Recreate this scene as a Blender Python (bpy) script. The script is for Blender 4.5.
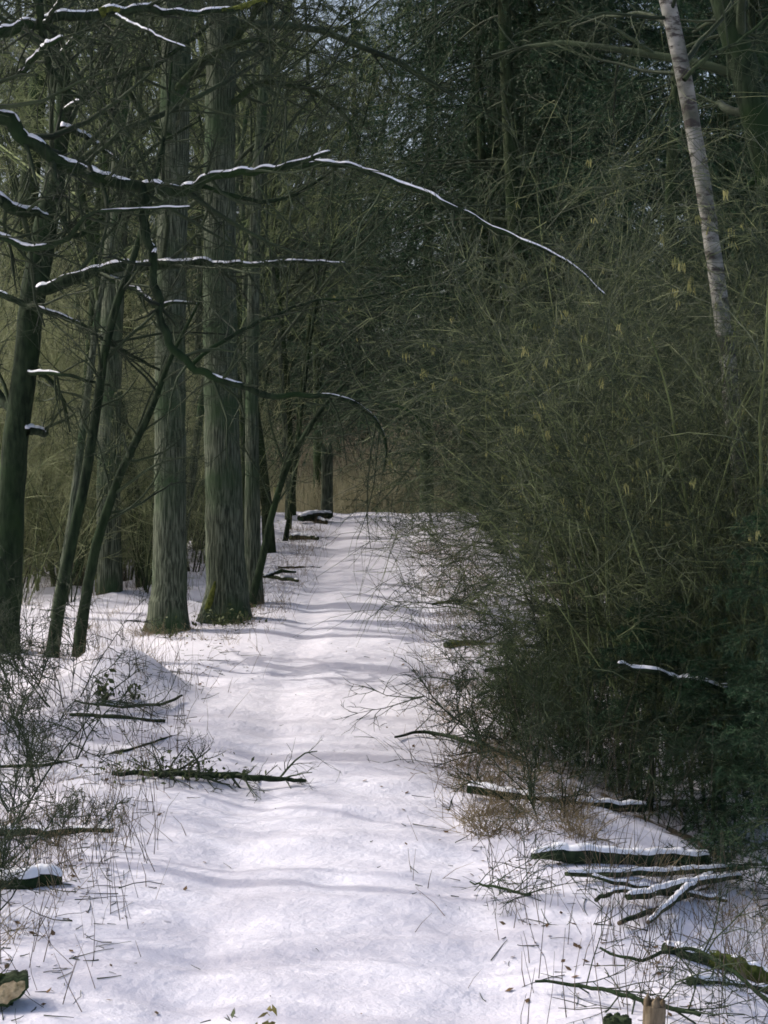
import bpy, math
import numpy as np
from mathutils import Vector, Matrix

# ------------------------------------------------------------------ scene, camera, light
sc = bpy.context.scene
for o in list(bpy.data.objects):
    bpy.data.objects.remove(o)
COL = sc.collection
CAM_H = 2.4          # the camera looks along +Y, level, over a dip; path climbs to a crest at eye level
F = 2000.0           # focal length in pixels of the 768 x 1024 frame

cam = bpy.data.cameras.new('camera')
cam.sensor_fit = 'VERTICAL'
cam.sensor_height = 36.0
cam.lens = 36.0 * F / 1024.0
cam.clip_start = 0.1
cam.clip_end = 3000
camo = bpy.data.objects.new('camera', cam)
COL.objects.link(camo)
camo.location = (0, 0, CAM_H)
camo.rotation_euler = (math.radians(90), 0, 0)
sc.camera = camo

SUN_EL, SUN_AZ = 43.0, -70.0          # azimuth from +Y, negative = towards -X (left)
ts = Vector((math.sin(math.radians(SUN_AZ)) * math.cos(math.radians(SUN_EL)),
             math.cos(math.radians(SUN_AZ)) * math.cos(math.radians(SUN_EL)),
             math.sin(math.radians(SUN_EL))))
w = bpy.data.worlds.new('World')
sc.world = w
w.use_nodes = True
nt = w.node_tree
nt.nodes.clear()
sky = nt.nodes.new('ShaderNodeTexSky')
sky.sky_type = 'NISHITA'
sky.sun_disc = False
sky.sun_elevation = math.radians(SUN_EL)
sky.sun_rotation = math.radians(SUN_AZ)
sky.air_density = 1.0
sky.dust_density = 5.5
sky.ozone_density = 1.0
bg = nt.nodes.new('ShaderNodeBackground')
bg.inputs['Strength'].default_value = 0.15
wo = nt.nodes.new('ShaderNodeOutputWorld')
nt.links.new(sky.outputs[0], bg.inputs[0])
nt.links.new(bg.outputs[0], wo.inputs[0])

sun = bpy.data.lights.new('sun', 'SUN')
sun.energy = 2.2
sun.angle = math.radians(0.53)
sun.color = (1.0, 0.95, 0.86)
suno = bpy.data.objects.new('sun', sun)
COL.objects.link(suno)
suno.rotation_euler = ts.to_track_quat('Z', 'Y').to_euler()
suno.location = (-20, 10, 30)

vs = sc.view_settings
vs.view_transform = 'Standard'
vs.look = 'None'
vs.gamma = 1.0
vs.exposure = 0.45
vs.use_curve_mapping = False
sc.cycles.use_denoising = True
sc.cycles.max_bounces = 4
sc.cycles.use_adaptive_sampling = True
sc.cycles.adaptive_threshold = 0.03
sc.cycles.diffuse_bounces = 3
sc.cycles.glossy_bounces = 2
sc.render.film_transparent = False
sc.cycles.filter_width = 1.7

# ------------------------------------------------------------------ numeric helpers
def rng_(s):
    return np.random.default_rng(s)

def _hash(ix, iy, s):
    h = (ix.astype(np.int64) * 374761393 + iy.astype(np.int64) * 668265263 + s * 974634527) & 0x7fffffff
    h = ((h ^ (h >> 13)) * 1274126177) & 0x7fffffff
    h = h ^ (h >> 16)
    return (h & 0xffff) / 65535.0

def vnoise(x, y, s=0):
    x = np.asarray(x, float); y = np.asarray(y, float)
    ix = np.floor(x); iy = np.floor(y)
    fx = x - ix; fy = y - iy
    fx = fx * fx * (3 - 2 * fx); fy = fy * fy * (3 - 2 * fy)
    a = _hash(ix, iy, s); b = _hash(ix + 1, iy, s); c = _hash(ix, iy + 1, s); d = _hash(ix + 1, iy + 1, s)
    return (a * (1 - fx) + b * fx) * (1 - fy) + (c * (1 - fx) + d * fx) * fy - 0.5

def fbm(x, y, s=0, o=4):
    t = 0; a = 1.0
    for k in range(o):
        t = t + a * vnoise(np.asarray(x) * 2 ** k, np.asarray(y) * 2 ** k, s + k)
        a *= 0.5
    return t

def sstep(a, b, x):
    t = np.clip((np.asarray(x, float) - a) / (b - a), 0, 1)
    return t * t * (3 - 2 * t)

def nrm(v):
    return v / np.maximum(np.linalg.norm(v, axis=-1, keepdims=True), 1e-9)

# ------------------------------------------------------------------ the lie of the land
_yy = np.linspace(-60, 900, 19201)
_sl = np.interp(_yy, [-60, 0, 3, 6, 34, 46, 90, 120, 900], [0, -0.09, -0.09, .0635, .0635, -.05, -.05, 0.0, 0.0])
_zz = np.concatenate([[0], np.cumsum(0.5 * (_sl[1:] + _sl[:-1]) * (_yy[1] - _yy[0]))])
_zz = _zz - np.interp(20.0, _yy, _zz) + 0.0635 * 20.0
_sl2 = np.interp(_yy, [-60, 0, 3, 6, 19, 26, 90, 120, 900], [0, -0.09, -0.09, .0635, .0635, .004, .0, 0.0, 0.0])
_zl = np.concatenate([[0], np.cumsum(0.5 * (_sl2[1:] + _sl2[:-1]) * (_yy[1] - _yy[0]))])
_zl = _zl - np.interp(12.0, _yy, _zl) + 0.0635 * 12.0

def edge_l(y):
    return -1.32 + 0.12 * vnoise(np.asarray(y) * .22, 3.1, 5) * 2 + 0.05 * vnoise(np.asarray(y) * 1.1, 7.7, 6) * 2

def edge_r(y):
    y = np.asarray(y, float)
    return np.interp(y, [-60, 7, 10, 14, 19, 27, 37, 60], [1.05, 1.0, .72, .5, .62, .85, 1.3, 1.5]) + 0.08 * vnoise(y * .5, 1.3, 8) * 2

def gz(x, y):
    x = np.asarray(x, float); y = np.asarray(y, float)
    zp = np.interp(y, _yy, _zz)
    zs = np.interp(y, _yy, _zl)
    off = -x - 1.9
    wl = sstep(0.0, 2.5, off)
    z = zp * (1 - wl) + zs * wl
    wr = sstep(3.0, 7.0, x)
    z = z * (1 - wr) + (np.minimum(zp, zs + .35)) * wr
    # ditch and bank at the right of the path
    xr = edge_r(y)
    z = z - 0.34 * sstep(0.25, 1.5, x - xr) * sstep(4, 7, y) * (1 - 0.6 * sstep(16, 26, y)) * (1 - sstep(60, 80, y))
    # a shallow drop at the left foreground
    z = z - 0.16 * sstep(0.15, 1.2, -1.35 - x) * (1 - sstep(11, 14, y))
    # mound beside the path
    z = z + 0.34 * np.exp(-(((x + 2.05) / .46) ** 2 + ((y - 15.4) / .8) ** 2) ** 1.3)
    z = z + 0.08 * np.exp(-(((x + 2.9) / .5) ** 2 + ((y - 16.6) / .9) ** 2))
    # broad swells
    z = z + 0.10 * fbm(x * .28, y * .28, 11, 2) * sstep(0.4, 3.0, np.abs(x))
    # path: crown, two ruts and rolls across it
    onp = sstep(-1.5, -1.15, x) * (1 - sstep(0.0, 0.4, x - xr))
    z = z - onp * 0.035 * (np.exp(-((x + .78) / .2) ** 2) + np.exp(-((x - .42) / .2) ** 2))
    z = z + 0.065 * vnoise(x * .35 + 4, y * 1.05, 21) + 0.032 * vnoise(x * .6, y * 2.2, 22) * onp
    z = z + onp * (0.024 * vnoise(x * .5 + .35 * vnoise(x * 2, y * 2, 27), y * 4.2 + 1.2 * vnoise(x * .8, y * .5, 28), 24) + 0.010 * vnoise(x * 1.2, y * 9.0, 25))
    wb = np.sin(2 * math.pi * (y / .58 + 1.5 * vnoise(x * .45, y * .35, 26) + .35 * vnoise(x * 1.7, y * .8, 23)))
    z = z + onp * .013 * wb * (.55 + 1.1 * vnoise(x * .6, y * .5, 29))
    wc = np.sin(2 * math.pi * (y / .31 + 1.8 * vnoise(x * .7 + 9, y * .45, 36) + .4 * vnoise(x * 2.1, y * 1.1, 37)))
    z = z + onp * .009 * wc * (.5 + 1.2 * vnoise(x * .9, y * .8, 39))
    # lumps off the path, fine lumps everywhere
    z = z + (1 - onp) * (0.11 * fbm(x * 1.3, y * 1.3, 31, 3) * sstep(0.9, 1.8, np.abs(x + .2)))
    near = 1 - sstep(22, 34, y)
    z = z + near * (0.018 * fbm(x * 4, y * 4, 41, 3) + 0.006 * fbm(x * 16, y * 16, 45, 2))
    return z

def WP(px, py, d):
    """a point of the place: px, py as the photograph shows it, at d metres from the camera"""
    return np.array([(px - 384.0) * d / F, d, CAM_H + (512.0 - py) * d / F])

# ------------------------------------------------------------------ materials
MATS = {}
def mat(name, c1, c2, scale=8.0, rough=0.85, bump=0.3, bscale=40.0, stretch=(1, 1, 1), spec=0.25, c3=None, scale3=2.0, coords='Object', dist=0.01, lo=.35, hi=.65):
    if name != 'bark_grey' and name.startswith(('bark', 'twig', 'stem', 'needles')):      # overall green cast put into bark, twig, stem and needle colours
        c1, c2 = [(c[0] * .95, c[1] * 1.10, c[2] * .84) for c in (c1, c2)]
    m = bpy.data.materials.new(name)
    m.use_nodes = True
    n = m.node_tree
    p = n.nodes['Principled BSDF']
    tc = n.nodes.new('ShaderNodeTexCoord')
    mp = n.nodes.new('ShaderNodeMapping')
    mp.inputs['Scale'].default_value = stretch
    n.links.new(tc.outputs[coords], mp.inputs[0])
    no = n.nodes.new('ShaderNodeTexNoise')
    no.inputs['Scale'].default_value = scale
    no.inputs['Detail'].default_value = 5
    n.links.new(mp.outputs[0], no.inputs['Vector'])
    r = n.nodes.new('ShaderNodeValToRGB')
    r.color_ramp.elements[0].position = lo
    r.color_ramp.elements[1].position = hi
    r.color_ramp.elements[0].color = (*c1, 1)
    r.color_ramp.elements[1].color = (*c2, 1)
    n.links.new(no.outputs['Fac'], r.inputs[0])
    out = r.outputs[0]
    if c3 is not None:
        n3 = n.nodes.new('ShaderNodeTexNoise')
        n3.inputs['Scale'].default_value = scale3
        n3.inputs['Detail'].default_value = 3
        n.links.new(tc.outputs[coords], n3.inputs['Vector'])
        r3 = n.nodes.new('ShaderNodeValToRGB')
        r3.color_ramp.elements[0].position = .48
        r3.color_ramp.elements[1].position = .66
        mx = n.nodes.new('ShaderNodeMixRGB')
        n.links.new(n3.outputs['Fac'], r3.inputs[0])
        n.links.new(r3.outputs[0], mx.inputs[0])
        n.links.new(out, mx.inputs[1])
        mx.inputs[2].default_value = (*c3, 1)
        out = mx.outputs[0]
    n.links.new(out, p.inputs['Base Color'])
    p.inputs['Roughness'].default_value = rough
    p.inputs['Specular IOR Level'].default_value = spec
    if bump > 0:
        nb = n.nodes.new('ShaderNodeTexNoise')
        nb.inputs['Scale'].default_value = bscale
        nb.inputs['Detail'].default_value = 4
        n.links.new(mp.outputs[0], nb.inputs['Vector'])
        b = n.nodes.new('ShaderNodeBump')
        b.inputs['Strength'].default_value = bump
        b.inputs['Distance'].default_value = dist
        n.links.new(nb.outputs['Fac'], b.inputs['Height'])
        n.links.new(b.outputs[0], p.inputs['Normal'])
    MATS[name] = m
    return m

mat('bark_grey', (.028, .037, .024), (.130, .150, .106), 70, .9, 1.0, 70, (1, 1, .07), .12, (.036, .066, .030), 1.6, dist=.02, lo=.4, hi=.62)
mat('bark_dark', (.009, .014, .010), (.030, .040, .027), 26, .9, .8, 40, (1, 1, .3), .12, (.018, .036, .013), 2.2, dist=.01)
mat('bark_brown', (.015, .019, .012), (.048, .058, .037), 22, .9, .7, 40, (1, 1, .3), .12, (.025, .046, .018), 1.7, dist=.01)
mat('stem_olive', (.055, .064, .030), (.200, .205, .110), 6, .7, .3, 40, (1, 1, .3), .25, (.05, .075, .025), 1.7)
mat('twig_olive', (.055, .064, .030), (.210, .225, .115), 1.3, .7, 0, 30, spec=.3)
mat('twig_hazel_lit', (.095, .094, .052), (.360, .340, .205), 4.0, .55, 0, 30, spec=.4)  # hazel twigs of the left brush, sunlight put into the paler colour
mat('twig_hazel_shade', (.024, .034, .016), (.230, .230, .115), 6.0, .6, 0, 30, spec=.4, lo=.47, hi=.78)  # shaded copy of the hazel twigs: dark, a few pale as if lit
mat('twig_dark', (.012, .018, .011), (.044, .056, .033), 1.5, .75, 0, 30, spec=.25)
mat('brush_tan', (.160, .130, .082), (.330, .270, .185), 1.2, .8, 0, 30, spec=.2)
mat('reed_pale', (.21, .205, .125), (.44, .41, .27), 1.2, .8, 0, 30, spec=.2)
mat('needles', (.010, .030, .017), (.030, .070, .034), 3.0, .6, 0, 30, spec=.3)
mat('broom_green', (.030, .055, .020), (.075, .105, .036), 3.0, .7, 0, 30, spec=.3)
mat('moss', (.040, .054, .013), (.135, .152, .036), 30, .95, .8, 160, spec=.1, dist=.006)
mat('catkin', (.15, .16, .055), (.29, .28, .11), 6, .8, 0, 30, spec=.2)
mat('dry_grass', (.120, .092, .050), (.300, .240, .140), 4, .8, 0, 30, spec=.2)
mat('leaf_brown', (.075, .048, .026), (.150, .095, .050), 20, .8, 0, 30, spec=.2)
mat('leaf_green', (.035, .055, .018), (.090, .110, .035), 20, .7, 0, 30, spec=.3)
mat('leaf_yellow', (.12, .12, .03), (.24, .20, .07), 40, .7, .3, 80, spec=.3)
mat('dry_stalk', (.050, .042, .032), (.170, .135, .100), 3, .8, 0, 30, spec=.2)
mat('slab_wood', (.20, .155, .09), (.46, .38, .25), 16, .85, .6, 60, (1, 1, 1), .15, c3=(.12, .10, .05), scale3=18)
mat('cut_wood', (.09, .072, .048), (.23, .185, .125), 40, .85, .6, 90, (1, 1, .2), .15, c3=(.09, .065, .038), scale3=14)
mat('branch_snow', (.80, .80, .84), (.88, .88, .92), 20, .6, .5, 50, spec=.3, dist=.01)

def birch_mat():
    m = mat('birch_bark', (.12, .125, .108), (.29, .288, .262), 7, .8, .5, 50, (1, 1, 1.2), .2, c3=(.075, .08, .06), scale3=2.4)
    n = m.node_tree
    p = n.nodes['Principled BSDF']
    src = p.inputs['Base Color'].links[0].from_socket
    tc = n.nodes.new('ShaderNodeTexCoord')
    mp = n.nodes.new('ShaderNodeMapping'); mp.inputs['Scale'].default_value = (5, 5, 16)
    n.links.new(tc.outputs['Object'], mp.inputs[0])
    no = n.nodes.new('ShaderNodeTexNoise'); no.inputs['Scale'].default_value = 1.1; no.inputs['Detail'].default_value = 7; no.inputs['Roughness'].default_value = .7
    n.links.new(mp.outputs[0], no.inputs['Vector'])
    r = n.nodes.new('ShaderNodeValToRGB')
    r.color_ramp.elements[0].position = .50; r.color_ramp.elements[1].position = .58
    n.links.new(no.outputs['Fac'], r.inputs[0])
    mx = n.nodes.new('ShaderNodeMixRGB')
    n.links.new(r.outputs[0], mx.inputs[0]); n.links.new(src, mx.inputs[1])
    mx.inputs[2].default_value = (.05, .045, .04, 1)
    n.links.new(mx.outputs[0], p.inputs['Base Color'])
birch_mat()

def snow_mat(name, litter):
    m = bpy.data.materials.new(name)
    m.use_nodes = True
    n = m.node_tree
    p = n.nodes['Principled BSDF']
    tc = n.nodes.new('ShaderNodeTexCoord')
    def noise(scale, detail=4, rough=.55):
        q = n.nodes.new('ShaderNodeTexNoise')
        q.inputs['Scale'].default_value = scale; q.inputs['Detail'].default_value = detail
        q.inputs['Roughness'].default_value = rough
        n.links.new(tc.outputs['Object'], q.inputs['Vector'])
        return q.outputs['Fac']
    def ramp(s, a, b, ca=(0, 0, 0), cb=(1, 1, 1)):
        r = n.nodes.new('ShaderNodeValToRGB')
        r.color_ramp.elements[0].position = a; r.color_ramp.elements[1].position = b
        r.color_ramp.elements[0].color = (*ca, 1); r.color_ramp.elements[1].color = (*cb, 1)
        n.links.new(s, r.inputs[0])
        return r.outputs[0]
    col = ramp(noise(2.0), .35, .7, (.63, .615, .69), (.725, .71, .785))
    # bare litter showing through the thin snow: amount stored on the vertices, broken up by noise
    at = n.nodes.new('ShaderNodeAttribute'); at.attribute_name = 'bare'
    ad = n.nodes.new('ShaderNodeMath'); ad.operation = 'ADD'
    mu = n.nodes.new('ShaderNodeMath'); mu.operation = 'MULTIPLY_ADD'
    n.links.new(noise(9.0, 8, .65), mu.inputs[0]); mu.inputs[1].default_value = 1.0; mu.inputs[2].default_value = -0.5
    n.links.new(at.outputs['Fac'], ad.inputs[0]); n.links.new(mu.outputs[0], ad.inputs[1])
    f = ramp(ad.outputs[0], .50, .62)
    lit = ramp(noise(30.0), .3, .7, (.035, .030, .016), (.150, .115, .070))
    mx = n.nodes.new('ShaderNodeMixRGB')
    n.links.new(f, mx.inputs[0]); n.links.new(col, mx.inputs[1]); n.links.new(lit, mx.inputs[2])
    n.links.new(mx.outputs[0], p.inputs['Base Color'])
    p.inputs['Roughness'].default_value = .65
    p.inputs['Specular IOR Level'].default_value = .25
    b1 = n.nodes.new('ShaderNodeBump'); b1.inputs['Strength'].default_value = .55; b1.inputs['Distance'].default_value = .035
    n.links.new(noise(14, 6, .6), b1.inputs['Height'])
    b2 = n.nodes.new('ShaderNodeBump'); b2.inputs['Strength'].default_value = .35; b2.inputs['Distance'].default_value = .004
    n.links.new(noise(120, 3), b2.inputs['Height']); n.links.new(b1.outputs[0], b2.inputs['Normal'])
    n.links.new(b2.outputs[0], p.inputs['Normal'])
    MATS[name] = m
snow_mat('snow', 1)

# ------------------------------------------------------------------ mesh helpers
class MB:
    def __init__(s):
        s.V = []; s.Q = []; s.T = []; s.n = 0
    def add(s, V, Q=None, T=None):
        V = np.asarray(V, float).reshape(-1, 3)
        if Q is not None and len(Q): s.Q.append(np.asarray(Q, np.int64).reshape(-1, 4) + s.n)
        if T is not None and len(T): s.T.append(np.asarray(T, np.int64).reshape(-1, 3) + s.n)
        s.V.append(V); s.n += len(V)
    def tubes(s, P, R, sides=3, cap=False):
        """P (n,m,3) centre lines, R (n,m) radii"""
        P = np.asarray(P, float); R = np.asarray(R, float)
        if P.ndim == 2: P = P[None]; R = R[None]
        n, m, _ = P.shape
        T = np.empty_like(P)
        T[:, 1:-1] = P[:, 2:] - P[:, :-2]
        T[:, 0] = P[:, 1] - P[:, 0]; T[:, -1] = P[:, -1] - P[:, -2]
        T = nrm(T)
        mean = nrm(P[:, -1] - P[:, 0] + 1e-6)
        ref = np.where(np.abs(mean[:, 2:3]) > .8, np.array([[1., 0.1, 0]]), np.array([[0., 0.1, 1]]))
        A = nrm(np.cross(T, ref[:, None, :])); B = np.cross(T, A)
        a = np.arange(sides) * 2 * math.pi / sides
        V = P[:, :, None, :] + R[:, :, None, None] * (np.cos(a)[None, None, :, None] * A[:, :, None, :] + np.sin(a)[None, None, :, None] * B[:, :, None, :])
        base = (np.arange(n) * m * sides)[:, None, None]
        i = (np.arange(m - 1) * sides)[None, :, None]
        j = np.arange(sides)[None, None, :]; j2 = (j + 1) % sides
        Q = np.stack([base + i + j, base + i + j2, base + i + sides + j2, base + i + sides + j], -1)
        s.add(V, Q)
        if cap:
            for k in range(n):
                for e, flip in ((0, 1), (m - 1, 0)):
                    c = P[k, e]; ring = V[k, e]
                    t = [[sides, (q + 1) % sides, q] if not flip else [sides, q, (q + 1) % sides] for q in range(sides)]
                    s.add(np.vstack([ring, c]), None, t)
    def mesh(s, name, m, origin=(0, 0, 0), smooth=True):
        V = np.concatenate(s.V) - np.asarray(origin, float)
        Q = np.concatenate(s.Q) if s.Q else np.zeros((0, 4), np.int64)
        T = np.concatenate(s.T) if s.T else np.zeros((0, 3), np.int64)
        me = bpy.data.meshes.new(name)
        me.vertices.add(len(V)); me.vertices.foreach_set('co', V.astype(np.float32).ravel())
        nl = len(Q) * 4 + len(T) * 3
        me.loops.add(nl)
        me.loops.foreach_set('vertex_index', np.concatenate([Q.ravel(), T.ravel()]).astype(np.int32))
        me.polygons.add(len(Q) + len(T))
        st = np.concatenate([np.arange(len(Q)) * 4, len(Q) * 4 + np.arange(len(T)) * 3]).astype(np.int32)
        me.polygons.foreach_set('loop_start', st)
        if smooth:
            me.polygons.foreach_set('use_smooth', np.ones(len(Q) + len(T), bool))
        me.update(calc_edges=True)
        me.materials.append(MATS[m])
        return me

def link(name, me, parent=None, loc=None, kind=None):
    o = bpy.data.objects.new(name, me)
    COL.objects.link(o)
    if parent is not None: o.parent = parent
    if loc is not None: o.location = loc
    if kind: o['kind'] = kind
    return o

def tag(o, label, cat, group=None):
    o['label'] = label; o['category'] = cat
    if group: o['group'] = group
    return o

def thing(name, label, cat, loc, group=None, rz=0, sc_=1.0):
    o = bpy.data.objects.new(name, None)
    COL.objects.link(o)
    o.empty_display_size = .2
    o.location = tuple(loc); o.rotation_euler = (0, 0, rz); o.scale = (sc_,) * 3
    return tag(o, label, cat, group)

def copy_thing(root, loc, rz=0, sc_=1.0, label=None, group=None, tilt=(0, 0)):
    r = root.copy(); COL.objects.link(r)
    r.location = tuple(loc); r.rotation_euler = (tilt[0], tilt[1], rz)
    r.scale = (sc_,) * 3 if np.isscalar(sc_) else tuple(sc_)
    if label: r['label'] = label
    if group: r['group'] = group
    for ch in list(root.children):
        c = ch.copy(); COL.objects.link(c); c.parent = r
        for g in list(ch.children):
            d = g.copy(); COL.objects.link(d); d.parent = c
    return r

def spline(pts, n):
    """Catmull-Rom through pts (k,c) resampled to n points by length"""
    p = np.asarray(pts, float)
    q = np.vstack([2 * p[0] - p[1], p, 2 * p[-1] - p[-2]])
    out = []
    for i in range(len(p) - 1):
        t = np.linspace(0, 1, 12, endpoint=False)[:, None]
        a, b, c, d = q[i], q[i + 1], q[i + 2], q[i + 3]
        out.append(.5 * ((2 * b) + (-a + c) * t + (2 * a - 5 * b + 4 * c - d) * t ** 2 + (-a + 3 * b - 3 * c + d) * t ** 3))
    out = np.vstack(out + [p[-1:]])
    s = np.concatenate([[0], np.cumsum(np.linalg.norm(np.diff(out[:, :3], axis=0), axis=1))])
    u = np.linspace(0, s[-1], n)
    return np.stack([np.interp(u, s, out[:, k]) for k in range(out.shape[1])], 1)

def grow(S, D, L, m, wig, up, r):
    """n polylines of m points from S along D: wig = random bending, up = pull upwards (or down)"""
    n = len(S)
    P = np.empty((n, m, 3)); P[:, 0] = S
    D = nrm(np.asarray(D, float)).copy()
    seg = (np.asarray(L) / (m - 1))[:, None]
    bend = r.normal(size=(n, 3)) * wig * .5
    for k in range(1, m):
        D = D + r.normal(size=(n, 3)) * wig + bend
        D[:, 2] += up
        D = nrm(D)
        P[:, k] = P[:, k - 1] + D * seg
    return P

def kids(P, R, L, per, t0, t1, ang, angs, lr, r, rr=.55, shrink=.6, rmin=.002, flat=0.0, lj=.35):
    """children of the polylines: start, direction, length, radius"""
    n, m, _ = P.shape
    idx = np.repeat(np.arange(n), per)
    t = t0 + (t1 - t0) * r.random(len(idx)) ** .85
    f = t * (m - 1)
    i = np.minimum(f.astype(int), m - 2); fr = (f - i)[:, None]
    S = P[idx, i] * (1 - fr) + P[idx, i + 1] * fr
    T = nrm(P[idx, i + 1] - P[idx, i])
    N = r.normal(size=(len(idx), 3)); N[:, 2] *= (1 - flat)
    N = nrm(N - T * np.sum(N * T, 1, keepdims=True))
    a = np.clip(ang + angs * r.normal(size=len(idx)), .15, 2.0)[:, None]
    D = T * np.cos(a) + N * np.sin(a)
    LL = L[idx] * lr * (1 - shrink * t) * (1 + lj * r.normal(size=len(idx))).clip(.3, 2)
    pr = R[idx, i] * (1 - fr[:, 0]) + R[idx, i + 1] * fr[:, 0]
    RR = np.maximum(pr * rr * (.7 + .5 * r.random(len(idx))), rmin)
    return S, D, LL, RR

def taper(r0, m, tip=.25):
    return r0[:, None] * np.linspace(1, tip, m)[None]

# ------------------------------------------------------------------ the setting: snow-covered ground and path
def build_ground():
    ya = [5.0]
    while ya[-1] < 50: ya.append(ya[-1] * 1.0046)
    yb = [ya[-1]]
    while yb[-1] < 800: yb.append(yb[-1] * 1.05)
    yc = np.linspace(-60, 5, 40)[:-1]
    y = np.concatenate([yc, ya, yb[1:]])
    u = np.linspace(0, 1, 56)
    nl = 58
    side = np.cumsum(0.045 * 1.15 ** np.arange(nl))
    X = []
    el, er = edge_l(y), edge_r(y)
    left = el[:, None] - side[None, ::-1]
    mid = el[:, None] + (er - el)[:, None] * u[None]
    right = er[:, None] + side[None]
    X = np.concatenate([left, mid, right], 1)
    Y = np.repeat(y[:, None], X.shape[1], 1)
    Z = gz(X, Y)
    V = np.stack([X, Y, Z], -1)
    ny, nx = X.shape
    # how much litter shows: under the thicket on the right, at the tussocks on the left
    bare = np.full(X.shape, -.55)
    bare += .75 * sstep(.3, 1.2, X - er[:, None]) * sstep(10.2, 11.5, Y) + .30 * sstep(.05, .6, X - er[:, None])
    bare += .42 * sstep(.1, .9, el[:, None] - X) + .35 * sstep(.3, 1.6, el[:, None] - X) * sstep(17, 22, Y)
    bare += .25 * sstep(-.25, .1, X - er[:, None]) * fbm(X * 1.6, Y * .9, 71, 3) * 2
    bare += .5 * fbm(X * .9, Y * .6, 77, 3) * sstep(.0, .8, np.maximum(el[:, None] - X, X - er[:, None]))
    def sub(c0, c1, name):
        vv = V[:, c0:c1 + 1]; b = bare[:, c0:c1 + 1]
        k = c1 - c0 + 1
        i = (np.arange(ny - 1) * k)[:, None]; j = np.arange(k - 1)[None]
        Q = np.stack([i + j, i + j + 1, i + k + j + 1, i + k + j], -1).reshape(-1, 4)
        return vv, b, Q
    def make(parts, name):
        mb = MB(); bb = []
        for vv, b, Q in parts:
            mb.add(vv, Q); bb.append(b.ravel())
        me = mb.mesh(name, 'snow')
        a = me.attributes.new('bare', 'FLOAT', 'POINT')
        a.data.foreach_set('value', np.concatenate(bb).astype(np.float32))
        return link(name, me, kind='structure')
    c0, c1 = nl, nl + len(u) - 1
    p = make([sub(c0, c1, 'path')], 'path'); p['label'] = 'straight snow-covered forest path climbing to a crest'
    g = make([sub(0, c0, 'l'), sub(c1, nx - 1, 'r')], 'ground'); g['label'] = 'snowy woodland floor on both sides of the path'
build_ground()

# ------------------------------------------------------------------ trunks and hero limbs
def trunk_mesh(mb, C, R, sides=28, ridge=.05, flare=.45, seed=0):
    """one trunk with furrowed bark and root flare; C (m,3), R (m,)"""
    m = len(C)
    T = np.gradient(C, axis=0); T = nrm(T)
    A = nrm(np.cross(T, np.array([0.0, 1.0, 0.02]))); B = np.cross(T, A)
    s = np.concatenate([[0], np.cumsum(np.linalg.norm(np.diff(C, axis=0), axis=1))])
    a = np.arange(sides) * 2 * math.pi / sides
    aa = a[None] + 0 * s[:, None]; ss = s[:, None] + 0 * a[None]
    k = sides / 3.2
    n1 = vnoise(np.cos(aa) * k * .8 + 50, np.sin(aa) * k * .8 + ss * 1.2, seed) + .5 * vnoise(np.cos(aa) * k * 1.7 + 20, np.sin(aa) * k * 1.7 + ss * 2.5, seed + 1)
    lob = np.maximum(0, np.cos(aa * 4 + seed) * .5 + np.cos(aa * 3 + 2.1 * seed) * .5)
    big = .05 * vnoise(np.cos(aa) * 1.2 + 9, np.sin(aa) * 1.2 + ss * .8, seed + 3)
    rr = R[:, None] * (1 + ridge * n1 + big + np.exp(-ss / .28) * flare * (.35 + lob))
    V = C[:, None] + rr[..., None] * (np.cos(aa)[..., None] * A[:, None] + np.sin(aa)[..., None] * B[:, None])
    i = (np.arange(m - 1) * sides)[:, None]; j = np.arange(sides)[None]; j2 = (j + 1) % sides
    mb.add(V, np.stack([i + j, i + j2, i + sides + j2, i + sides + j], -1))

def side_twigs(mb, P, R, r, per=14, L=.7, levels=2, up=.02):
    """fine twigs off one limb (m,3)"""
    P = P[None]; R = R[None]; Ln = np.array([L])
    S, D, LL, RR = kids(P, R, Ln, per, .12, 1.0, .95, .3, 1.0, r, .45, .2, .0028)
    P1 = grow(S, D, LL, 5, .17, up, r); R1 = taper(RR, 5, .35)
    mb.tubes(P1, R1, 4)
    S, D, LL, RR = kids(P1, R1, LL, 5, .2, 1.0, .8, .25, .55, r, .6, .3, .0020)
    P2 = grow(S, D, LL, 4, .18, up, r); R2 = taper(RR, 4, .4)
    mb.tubes(P2, R2, 3)
    if levels > 2:
        S, D, LL, RR = kids(P2, R2, LL, 3, .2, 1.0, .8, .25, .6, r, .7, .3, .0016)
        mb.tubes(grow(S, D, LL, 3, .18, up, r), taper(RR, 3, .5), 3)

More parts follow.
